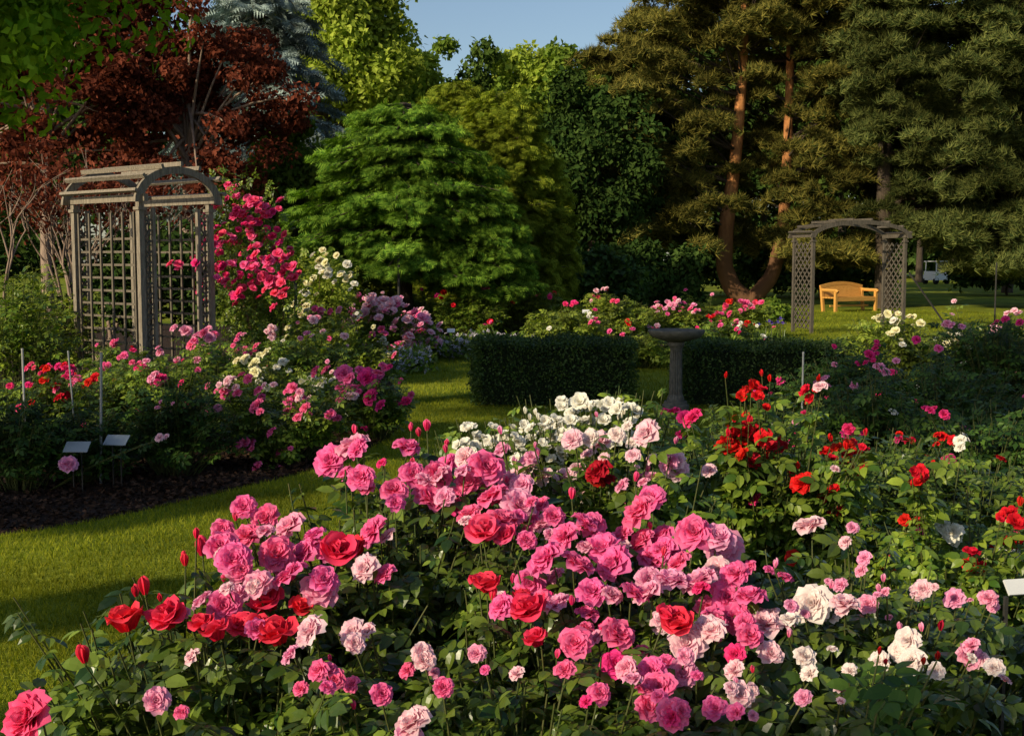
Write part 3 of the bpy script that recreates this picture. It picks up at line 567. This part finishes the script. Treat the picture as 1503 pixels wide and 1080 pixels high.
# ---------------------------------------------------------------- bench
bn=empty('garden_bench',(X(1248,37.5),37.5,0),R(30),'golden wooden bench with curved back on the far lawn under the arch','bench')
def bp(n,f): 
    m=MB();f(m);m.build(n,M_bench,bn)
w=1.75
for sx in(-1,1):
    bp('leg',lambda m:m.box((sx*(w/2-.04),-.27,.31),(.08,.08,.62)))
    bp('leg',lambda m:m.bar((sx*(w/2-.04),.24,0),(sx*(w/2-.04),.33,.72),.08,.08))
    bp('armrest',lambda m:m.tube([(sx*(w/2-.04),-.36,.6),(sx*(w/2-.04),-.3,.65),(sx*(w/2-.04),-.1,.65),(sx*(w/2-.04),.3,.66)],.05,6))
bp('seat',lambda m:[m.box((0,-.25+k*.115,.43),(w-.02,.1,.04)) for k in range(5)])
bp('seat_rail',lambda m:m.box((0,-.29,.37),(w-.15,.03,.09)))
def bk(m):
    n=26
    for k in range(n):
        u=-1+2*(k+.5)/n; m.bar((u*(w/2-.1),.27,.45),(u*(w/2-.1),.345,.74+.1*math.cos(u*1.5)),.056,.02,0,(0,1,0))
bp('backrest',bk)
bp('top_rail',lambda m:[m.bar((u0*(w/2),.35,.74+.12*math.cos(u0*1.5)),((u0+.1)*(w/2),.35,.74+.12*math.cos((u0+.1)*1.5)),.06,.1) for u0 in np.arange(-1,.95,.1)])
bp('stretcher',lambda m:m.box((0,0,.18),(w-.15,.04,.05)))

# ---------------------------------------------------------------- signs, poles, cart
def sign(label,px,py,d,w=.17,tilt=35,rz=0,mat=M_plate):
    p=P(px,py,d);r=empty('plant_name_plate',(p[0],p[1],0),rz,label,'plant sign')
    m=MB();m.box((-.03,.0,p[2]/2),(.008,.008,p[2]));m.box((.03,.0,p[2]/2-.004),(.008,.008,p[2]-.01));m.build('stake',M_iron,r)
    c,s=math.cos(R(tilt)),math.sin(R(tilt));M=np.array([[1,0,0],[0,c,-s],[0,s,c]])
    m=MB();m.box((0,0,p[2]+.02),(w,w*.62,.006),M);m.build('plate',mat,r)
sign('left one of two grey plant name plates at the lawn edge',113,660,8.3,.165)
sign('right one of two grey plant name plates at the lawn edge',171,650,8.5,.165,35,R(-8))
sign('white plant name plate at the right picture edge',1494,874,2.7,.06,50,R(12),M_white)
sign('small pale plant name plate in the middle distance',860,459,20.5,.12,50,0,M_white)
sign('small pale plant name plate by the lilac edging flowers',662,487,19,.12,50,0,M_white)
def pole(label,px,d,z,r,mat,lean=0,group=None,cat='pole'):
    m=MB();m.tube([[0,0,0],[lean*.5,0,z/2],[lean,0,z]],r,8);m.tube([[lean,0,z],[lean,0,z+.012]],[r*1.25,r*1.05],8);o=m.build('garden_stake',mat);o.location=(X(px,d),d,0);tag(o,label,cat,group)
pole('pale grey stake nearest the left picture edge',28,8.9,.94,.008,M_pole)
pole('tall pale stake behind the left name plate',138,8.6,.93,.009,M_pole,.03)
pole('thin darker stake between the two pale stakes',106,8.8,.93,.006,M_metal,-.05)
pole('slim grey stake beside the magenta roses on the right',1182,8.3,.96,.007,M_metal)
pole('thin post standing on the far right lawn',1463,30,1.5,.02,M_iron)
pole('dark iron post beside the crimson climbing rose',433,17,1.55,.022,M_iron)
pole('dark iron post under the low layered conifer',585,22,1.7,.025,M_iron)
pole('dark iron post left of the cream climbing rose',407,17.4,1.5,.02,M_iron)
ct=empty('utility_cart',(X(1376,78),78,0),R(35),'small white utility cart parked on the lawn far behind the arch','cart')
ct.scale=(.8,.8,.78)
m=MB();m.box((0,0,.55),(2.0,1.1,.45));m.box((-.55,0,.9),(.8,1.05,.3));m.box((.75,0,.85),(.4,1.0,.25));m.build('body',M_white,ct)
m=MB();m.box((-.1,0,1.85),(1.6,1.15,.06));m.build('roof',M_white,ct)
for sx in(-.8,.6):
    for sy in(-.5,.5):
        m=MB();m.bar((sx,sy,.7),(sx*.9,sy,1.83),.05,.05);m.build('roof_post',M_white,ct)
        m=MB();m.tube([(sx,sy-.08 if sy<0 else sy+.08,.28),(sx,sy+.1 if sy<0 else sy-.1,.28)],.27,14);m.build('wheel',M_rubber,ct)
m=MB();m.box((.62,0,1.35),(.02,.95,.7));m.build('windscreen',M_glass,ct)

# ---------------------------------------------------------------- trees
def lobes_leaves(centers,rad,npl,flat=.8,jit=.6,up=.25):
    pos=[];nr=[]
    for c,r in zip(centers,rad):
        n=int(npl*U(.8,1.2));d=rng.normal(size=(n,3));d[:,2]+=.25;d=nrmz(d);q=rng.uniform(.45,1.08,n)[:,None]
        p=d*q*r;p[:,2]*=flat;pos.append(p+c);nr.append(d+rng.normal(0,jit,(n,3))+[0,0,up])
    return np.concatenate(pos),np.concatenate(nr)
def tree(label,x,y,cz,rx,ry,rz,nl,npl,ls,mat,group=None,name='broadleaf_tree',cat='tree',tr=.22,lobe=.34,bark=M_bark,tpl=LEAF,limbs=10,shift=(0,0),lo=-.7,flat=.8,zmin=.2,inner=.15):
    root=empty(name,(x,y,0),0,label,cat,group);C=[];Rr=[]
    while len(C)<nl:
        d=rng.normal(size=3);d/=np.linalg.norm(d)
        if d[2]<lo:continue
        q=U(.5,.92) if U(0,1)>inner else U(0,.5);c=np.array([shift[0]+rx*q*d[0],shift[1]+ry*q*d[1],cz+rz*q*d[2]])
        r=lobe*(rx*ry*rz)**(1/3)*U(.6,1.3)
        if c[2]-r*flat<zmin: c[2]=zmin+r*flat
        C.append(c);Rr.append(r)
    pos,nr=lobes_leaves(C,Rr,npl,flat);f=MB()
    f.scatter(tpl,pos,rng.normal(size=pos.shape)+[0,0,-.4],nr,rng.uniform(.6,1.2,len(pos))*ls);f.build('crown',mat,root)
    t=MB();top=np.array([shift[0]*.9,shift[1]*.9,cz+rz*.35]);fk=np.array([shift[0]*.3,shift[1]*.3,max(cz-rz*.6,.3)])
    t.tube([(0,0,0),fk*.5+[U(-.1,.1),0,0],fk,(fk+top)/2+[U(-.2,.2),U(-.2,.2),0],top],[tr*1.25,tr,tr*.8,tr*.5,tr*.15],9)
    for c in random.sample(C,min(limbs,len(C))):
        b=fk+(top-fk)*U(0,.6);t.tube(bez(b,(b+c)/2+[0,0,.15*np.linalg.norm(c-b)],c,6),np.linspace(tr*.4,tr*.08,6),6)
    t.build('trunk',bark,root,True);return root
def conifer(label,x,y,h,rad,zb,nb,nf,ls,mat,pw=.8,droop=.25,group=None,name='conifer_tree',tr=.2,wid=.35,tpl=FROND,cat='conifer',upt=0.1,rj=.25,tiers=0):
    root=empty(name,(x,y,0),0,label,cat,group);t=MB();f=MB();t.tube([(0,0,0),(0,0,h*.5),(0,0,h*.98)],[tr,tr*.6,.02],8)
    PP=[];YY=[];NN=[]
    for i in range(nb):
        u=(i+U(0,1))/nb
        a=i*2.39996+U(-.4,.4)
        if tiers: u=min((math.floor(u*tiers+.5*math.sin(a*2))+.5)/tiers+random.gauss(0,.014),.99); u=max(u,0)
        z=zb+(h-zb)*u**1.1; Lb=rad*((1-u)**pw)*U(1-rj,1+rj*.5)+.12
        if tiers: Lb*=min(1,.72+u*1.6)
        o=np.array([math.cos(a),math.sin(a),0]);sd=np.array([-o[1],o[0],0])
        e=o*Lb+[0,0,z-droop*Lb]; b=np.array([0,0,z]);m=b*.5+e*.5+np.array([0,0,upt*Lb]);t.tube(bez(b,m,e,5)*[1,1,1],np.linspace(.035+.01*Lb,.006,5),4,0,False)
        k=max(6,int(nf*Lb/rad));s=rng.uniform(.18,1.04,k)[:,None];lat=rng.uniform(-1,1,k)[:,None]*wid*Lb*(1.15-s)*1.2
        p=(1-s)**2*b+2*s*(1-s)*m+s*s*e+sd*lat; p[:,2]+=rng.normal(0,.035 if tiers else .05,k)-np.abs(lat[:,0])*.12
        PP.append(p);yd=o*.8+sd*np.sign(lat)*rng.uniform(.1,.9,(k,1))+np.array([0,0,-.3])+rng.normal(0,.25,(k,3));YY.append(yd);NN.append(rng.normal(0,.45,(k,3))+[0,0,.8]+o*1.0)
    PP=np.concatenate(PP);PP[:,2]=np.maximum(PP[:,2],.1)
    f.scatter(tpl,PP,np.concatenate(YY),np.concatenate(NN),rng.uniform(.65,1.2,len(PP))*ls);f.build('crown',mat,root);t.build('trunk',M_bark,root,True);return root
def pads(centers,sizes,ntuft,ls):
    PP=[];YY=[]
    for c,s in zip(centers,sizes):
        n=int(ntuft*s*s*U(.8,1.2));d=nrmz(rng.normal(size=(n,3)));q=rng.uniform(.15,1.,n)[:,None];p=d*q*s;p[:,2]*=U(.18,.42);a=U(0,6.28);st=U(1.,2.)
        p[:,0]*=st;p[:,1]/=st**.5;p[:,:2]=p[:,:2]@np.array([[math.cos(a),-math.sin(a)],[math.sin(a),math.cos(a)]]);p[:,2]-=.26*(p[:,0]**2+p[:,1]**2)/s
        PP.append(p+c);yd=d*.9+rng.normal(0,.5,(n,3));yd[:,2]=np.abs(yd[:,2])*.5+.05;YY.append(yd)
    return np.concatenate(PP),np.concatenate(YY)
def pine(label,base,trunks,env,d,npad,psize,ntuft,ls,mat,bark,skip=None,dep=3.5,name='pine_tree'):
    root=empty(name,base,0,label,'pine tree');b0=np.array(base,float);t=MB();tp=[]
    for path,rad in trunks:
        w=np.array([P(px,py,d+dd) for px,py,dd in path])-b0;w[0,2]=min(w[0,2],.0) if w[0,2]<.6 else w[0,2]
        k=np.linspace(0,len(w)-1,len(w)*4);ww=np.stack([np.interp(k,np.arange(len(w)),w[:,i]) for i in range(3)],1);ww[1:-1]=(ww[:-2]+ww[1:-1]*2+ww[2:])/4;rr=np.interp(k,np.arange(len(w)),rad)
        t.tube(ww,rr,10);tp.append(ww)
    allp=np.concatenate(tp);C=[];Sz=[];ys=[e[0] for e in env];xl=[e[1] for e in env];xr=[e[2] for e in env];tries=0
    while len(C)<npad and tries<40000:
        tries+=1
        py=U(ys[0],ys[-1]);l,r=np.interp(py,ys,xl),np.interp(py,ys,xr);px=U(l,r);mid=(l+r)/2;q=abs(px-mid)/((r-l)/2+1e-6)
        dd=U(-1,1)*dep*math.sqrt(max(0,1-q*q*.8))
        if skip and any(a<px<b and c<py<e and dd<f and U(0,1)<g for a,b,c,e,f,g in skip):continue
        c=P(px,py,d+dd)-b0
        if c[2]<.9:continue
        s=psize*U(.5,1.35);C.append(c);Sz.append(s)
    for c in C[::3]:
        if c[2]<4.2: continue
        zz=c[2]-U(.2,1.2)-.12*np.hypot(c[0],c[1]);k=np.argmin(np.abs(allp[:,2]-zz)+.15*np.abs(allp[:,0]-c[0]));b=allp[k]
        m=(b+c)/2+[0,0,-.08*np.linalg.norm(c-b)];t.tube(bez(b,m,c,6),np.linspace(.045,.01,6),5,1,False)
    pp,yy=pads(C,Sz,ntuft,ls);f=MB();f.scatter(TUFT,pp,yy,rng.normal(size=pp.shape),rng.uniform(.7,1.2,len(pp))*ls);f.build('crown',mat,root);t.build('trunk',[bark,M_bark],root,True);return root
fo=lambda *a:foliage(*a,far=True)
M_red=fo('maple_red',(.06,.017,.012),(.22,.062,.036),.3,.5,.25,.8,.5)
M_blue=fo('spruce_blue',(.15,.20,.19),(.31,.38,.36),.1,.6,.2,.6,.3)
M_lgreen=fo('light_green',(.18,.25,.03),(.38,.44,.07),.35,.5,.3,.4,.35)
M_mgreen=fo('mid_green',(.07,.13,.02),(.20,.27,.04),.3,.5,.3,.3,.4)
M_d2=fo('middle_deep_green',(.035,.07,.016),(.10,.145,.028),.2,.5,.3,.35,.45)
M_dgreen=fo('deep_green',(.018,.042,.010),(.055,.09,.02),.15,.6,.2,.4,.4)
M_hem=fo('hemlock_green',(.034,.098,.013),(.20,.32,.038),.2,.5,.3,.8,.45)
M_olive=fo('olive_green',(.09,.135,.014),(.28,.32,.034),.2,.6,.2,.7,.4)
M_pine=fo('pine_needles',(.024,.038,.010),(.20,.168,.036),.15,.6,.2,.4,.6)
M_pineg=fo('pine_grey_needles',(.020,.038,.012),(.13,.14,.038),.15,.6,.2,.4,.55)
M_bright=fo('fresh_green',(.09,.20,.015),(.28,.42,.035),.38,.45,.35,1.2,.3)
# left group
tree('fresh green tree overhanging the top left corner',-6.3,9.5,4.55,2.05,1.9,2.05,125,330,.105,M_bright,tr=.16,lobe=.25,shift=(1.85,0),limbs=18,lo=-.98)
tree('dark red leaved maple behind the lattice arbor',X(275,27),27,5.3,2.75,2.3,3.5,140,220,.14,M_red,name='maple_tree',tr=.13,lobe=.155,limbs=60,bark=M_palebark,flat=.55,shift=(.15,0),lo=-.85,inner=.25)
def bare(label,x,y,h,seed,nb=3):
    r=empty('bare_branched_shrub',(x,y,0),0,label,'shrub');t=MB();g=random.Random(seed);tips=[]
    def br(p,d,l,rad,lev):
        e=p+d*l;m=(p+e)/2+np.array([g.uniform(-1,1),g.uniform(-1,1),g.uniform(-.3,.6)])*l*.12;t.tube(bez(p,m,e,5),np.linspace(rad,rad*.62,5),5,0,False)
        if lev==0: tips.append(e);return
        for k in range(3 if lev>2 else 2):
            nd=d+np.array([g.uniform(-.75,.75),g.uniform(-.6,.6),g.uniform(-.15,.5)]);nd/=np.linalg.norm(nd);br(e,nd,l*g.uniform(.62,.85),rad*.6,lev-1)
    for k in range(nb):
        d=np.array([g.uniform(-.6,.6),g.uniform(-.4,.4),1.]);d/=np.linalg.norm(d);br(np.array([g.uniform(-.2,.2),g.uniform(-.2,.2),0]),d,h*.28,.042,4)
    t.build('branches',M_palebark,r,True);tips=np.array(tips);pp=np.repeat(tips,16,0)+rng.normal(0,.24,(len(tips)*16,3));f=MB();f.scatter(LEAF,pp,rng.normal(size=pp.shape),rng.normal(size=pp.shape),rng.uniform(.05,.11,len(pp)));f.build('leaves',M_red,r)
bare('pale bare branched shrub at the far left behind the arbor',X(55,17.5),17.5,3.5,4)
bare('pale branched shrub just left of the red maple',X(150,19),19,3.6,9)
tree('second red leaved maple at the left picture edge',X(70,26),26,5.5,2.7,1.9,3.5,125,220,.14,M_red,name='maple_tree',tr=.11,lobe=.155,limbs=54,bark=M_palebark,flat=.55,lo=-.8,inner=.25)
tree('dark green tree closing the view behind the red maples',X(110,42),42,6.0,4.6,3,6,70,320,.3,M_dgreen,lobe=.3)
conifer('tall blue spruce rising behind the red maple',X(385,34),34,12.5,3.0,3.0,150,160,.42,M_blue,.75,.3,name='spruce_tree',tr=.3)
tree('light green sunlit tree left of the sky gap',X(480,42),42,7.9,3.2,3,5.2,100,420,.25,M_lgreen,tr=.3,lobe=.25,limbs=14)
tree('mid green tree below the light green one',X(425,30),30,2.9,1.9,1.7,2.3,60,380,.18,M_mgreen,lobe=.27)
conifer('broad layered dark conifer with drooping sprays in the centre left',X(595,24),24,4.6,2.3,1.45,230,210,.22,M_hem,.34,.16,tr=.16,wid=.42,tiers=11,upt=.06,rj=.3)
conifer('low dark conifer at the right flank of the layered one',X(705,23.5),23.5,2.8,1.1,1.1,110,130,.22,M_hem,.35,.16,tr=.1,wid=.42,tiers=5,upt=.06,rj=.3)
conifer('olive cypress sunlit on its left side behind the layered conifer',X(735,28),28,5.3,1.45,.4,210,140,.26,M_olive,.32,-.05,name='cypress_tree',wid=.3,upt=0,rj=.35)
conifer('olive cypress with the tallest tip beside the sunlit one',X(670,29.5),29.5,5.7,1.4,.6,190,140,.26,M_olive,.36,-.05,name='cypress_tree',wid=.3,upt=0,rj=.35)
conifer('short olive cypress at the right end of the cypresses',X(790,28.5),28.5,4.0,.9,.3,130,120,.25,M_olive,.32,-.05,name='cypress_tree',wid=.3,upt=0,rj=.35)
tree('dark rounded tree between the cypresses and the tall pine',X(868,40),40,3.9,2.3,2.0,4.0,75,330,.22,M_dgreen,lobe=.27,tr=.2)
tree('dark rounded tree close beside the tall pine',X(945,44),44,5.0,2.4,2.2,4.6,75,330,.24,M_dgreen,lobe=.27,tr=.2)
tree('narrow dark tree left of the rounded ones',X(815,43),43,3.5,1.8,1.7,3.5,60,300,.22,M_d2,lobe=.28,tr=.2)
hz=[(560,66),(610,70),(650,72),(695,70),(735,74),(775,72),(822,70),(865,74),(905,68),(940,64)]
ord_=['leftmost','second','third','fourth','fifth','sixth','seventh','eighth','ninth','rightmost']
for i,(px,d) in enumerate(hz):
    tree(ord_[i]+' tree in the far row below the sky gap',X(px,d),d,8.9+U(-.6,.6)+(.6 if i in(0,1,9) else 0),2.3,2.2,5.2+U(-.3,.4),44,260,.38,[M_mgreen,M_lgreen,M_mgreen,M_d2][i%4],group='trees in the far row',lobe=.29,limbs=5,tr=.25,lo=-.95)
# pines right
pa=(X(1090,42),42,0)
pine('tall pine with two glowing orange trunks right of centre',pa,
 [([(1110,452,0),(1075,425,0),(1062,390,0),(1066,330,0),(1080,230,0),(1090,110,0),(1096,-60,0),(1100,-140,0)],[.34,.32,.29,.25,.2,.16,.12,.08]),
  ([(1095,440,-.1),(1135,405,0),(1150,330,.2),(1156,220,.2),(1160,90,.2),(1157,-40,.2),(1150,-120,.2)],[.28,.25,.2,.16,.13,.1,.06])],
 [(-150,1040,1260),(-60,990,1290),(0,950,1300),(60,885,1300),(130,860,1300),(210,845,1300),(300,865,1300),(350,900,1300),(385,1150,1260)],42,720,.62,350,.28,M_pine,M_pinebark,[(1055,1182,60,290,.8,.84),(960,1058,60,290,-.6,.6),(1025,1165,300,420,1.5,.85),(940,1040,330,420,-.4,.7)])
pb=(X(1298,40),40,0)
pine('broad grey green pine at the right edge behind the bench',pb,
 [([(1297,452,0),(1297,380,0),(1298,250,0),(1300,120,.1),(1310,-40,.2),(1315,-140,.2)],[.3,.27,.23,.19,.14,.08]),
  ([(1299,330,0),(1350,240,.2),(1400,150,.3),(1440,60,.3)],[.13,.11,.09,.05])],
 [(-150,1230,1540),(-60,1220,1550),(40,1235,1560),(150,1250,1570),(280,1275,1580),(320,1300,1580),(345,1335,1580),(358,1405,1580),(395,1430,1580)],40,760,.62,350,.28,M_pineg,M_bark,[(1280,1315,200,330,1,.8)])
tree('green broadleaf tree at the top right corner',X(1480,58),58,11.8,3.5,3,4,50,300,.32,M_mgreen,lobe=.3)
tree('green tree glimpsed behind the two pines',X(1235,56),56,7,3.6,2.5,6.8,75,330,.3,M_d2,lobe=.3)
tree('dark tree behind the right pine',X(1350,84),84,8,3.8,2.5,7.4,75,330,.36,M_dgreen,lobe=.3)
tree('dark tree behind the far right lawn edge',X(1480,62),62,6.5,4.2,2.5,6.3,75,330,.32,M_dgreen,lobe=.3)
tree('green tree behind the far right lawn',X(1400,96),96,8,6.5,2.5,8,70,320,.45,M_dgreen,lobe=.3)
tree('green tree behind the tall pine to its left',X(1020,60),60,7.5,3.2,2.5,7.3,70,320,.32,M_dgreen,lobe=.3)
tree('dark green tree behind the orange trunks',X(1120,62),62,9,3.8,2.5,8.8,80,320,.32,M_dgreen,lobe=.3)
# shrubs
def shrub(label,px,d,h,rx,mat,nl=22,npl=260,ls=.12,name='garden_shrub'):
    tree(label,X(px,d),d,h*.52,rx,rx*.8,h*.5,nl,npl,ls,mat,name=name,cat='shrub',tr=.05,lobe=.42,limbs=6,zmin=.03)
B('loose green shrub at the left edge behind the small red roses','shrub',(X(10,13.5),13.5),.8,.6,1.5,[],110,CS5,.15,M_rose2,10,name='garden_shrub',fillz=(-.15,.3))
B('yellowish loose shrub between the left edge and the lattice arbor','shrub',(X(70,15),15),.7,.6,1.4,[],100,CS5,.15,M_rose3,10,name='garden_shrub',fillz=(-.2,.35))
shrub('leafy shrub behind the lattice arbor',215,17.5,2.0,1.1,M_dgreen)
shrub('bright green shrub between climber and layered conifer',440,22,2.2,.9,M_mgreen)
shrub('yellow green shrub at the foot of the red maple',415,19.5,1.75,.6,M_olive)
shrub('dark shrub left of the tall pine base',955,36,2.0,1.6,M_dgreen,26,260,.2)
shrub('big leaved dark shrub in front of the rounded trees',880,33,1.9,1.3,M_dark,26,260,.2)
shrub('dark shrub before the two orange trunks',1005,36,1.1,.8,M_dgreen,22,240,.18)
shrub('low green shrub left of the distant arch pier',1135,31,.5,.6,M_mgreen,18,220,.14)
shrub('dark undergrowth shrub beneath the cypresses',700,31,1.9,1.7,M_d2,26,260,.2)
shrub('dark undergrowth shrub beneath the rounded trees',810,35,2.2,1.8,M_dgreen,26,260,.2)
shrub('green shrub beneath the layered conifer',545,26,1.3,1.0,M_olive,20,220,.16)
shrub('rounded shrub at the right end of the far lawn',1480,54,2.0,2.2,M_dgreen,24,260,.25)
shrub('low dark shrub to the right of the white cart',1425,72,1.7,1.1,M_dgreen,20,240,.25)
shrub('dark wide shrub behind the far bench',1205,50,2.6,3.0,M_dgreen,34,280,.25)
shrub('dark wide shrub behind the leaning pine trunks',1100,52,2.8,3.0,M_dgreen,34,280,.25)
C=[];Rr=[]
for i in range(300):
    d=U(98,118);px=U(-250,1750);top=np.interp(px,[-200,500,650,950,1000,1700],[18,15,10.0,10.0,17,20]);C.append(np.array([X(px,d),d,U(.8,top-1.5) if i>100 else U(.5,2.8)]));Rr.append(U(1.8,3.2))
pos,nr=lobes_leaves(C,Rr,170);pos[:,2]=np.maximum(pos[:,2],.1);f=MB();f.scatter(LEAF,pos,rng.normal(size=pos.shape),nr,rng.uniform(.6,1.2,len(pos))*.9)
tag(f.build('distant_wood',M_dgreen),'dark wood closing the view behind all the garden trees','wood',kind='stuff')

# ---------------------------------------------------------------- light, camera
W=bpy.data.worlds.new('World');S.world=W;W.use_nodes=True;nt=W.node_tree;bg=nt.nodes['Background']
sun=Vector((-.74,-.67,0)).normalized();el=R(25)
sd=Vector((sun.x*math.cos(el),sun.y*math.cos(el),math.sin(el)))
# unseen trees added up the sun rays to shade the lawn, hedges and beds
def shade(label,x,y,z,t,r,rz,nl=30,ls=.2):
    q=np.array([x,y,z])+np.array(sd)*t; tree(label,q[0],q[1],q[2],r,r,rz,nl,300,ls,M_mgreen,lobe=.3,limbs=10,lo=-.9,tr=.05+.05*r)
shade('unseen round headed tree added to shade the left lawn',-2.7,8.2,.0,13,.95,.85)
shade('unseen spreading tree added to shade the box hedges',1.3,12.4,.1,19,1.7,1.3,40)
shade('unseen tall tree added to shade the right bed',4.6,9.9,.8,24,2.3,2.0,50)
shade('unseen slim small crowned tree added to cast a shadow band on the lawn',-2.1,5.55,.0,10,.45,.34,14,.14)
shade('another unseen small crowned tree added to shade the near lawn',-1.55,4.2,.0,8,.3,.26,12,.12)
shade('unseen young standard tree added behind the viewpoint to shade the lowest roses',.15,1.96,.64,6,.36,.27,12,.12)
shade('second unseen young standard tree added behind the viewpoint for shade',1.0,2.0,.64,7,.38,.28,12,.12)
sky=nt.nodes.new('ShaderNodeTexSky');sky.sky_type='NISHITA';sky.sun_disc=False;sky.sun_elevation=el;sky.sun_rotation=math.atan2(sun.x,sun.y);sky.air_density=1.;sky.dust_density=1.;sky.ozone_density=1.5
nt.links.new(sky.outputs[0],bg.inputs[0]);bg.inputs[1].default_value=.115
ld=bpy.data.lights.new('sun','SUN');ld.energy=5;ld.angle=R(.6);ld.color=(1,.86,.58);lo=bpy.data.objects.new('sun',ld);COL.objects.link(lo);lo.rotation_euler=(-sd).to_track_quat('-Z','Y').to_euler();lo.location=(-20,-10,15)
cam=bpy.data.cameras.new('camera');cam.sensor_width=36;cam.lens=36*F/1503;cam.clip_end=800;cam.clip_start=.05
co=bpy.data.objects.new('camera',cam);COL.objects.link(co);co.location=(0,0,H);co.rotation_euler=(R(90)-T,0,0);S.camera=co
S.view_settings.view_transform='Standard';S.view_settings.look='None'
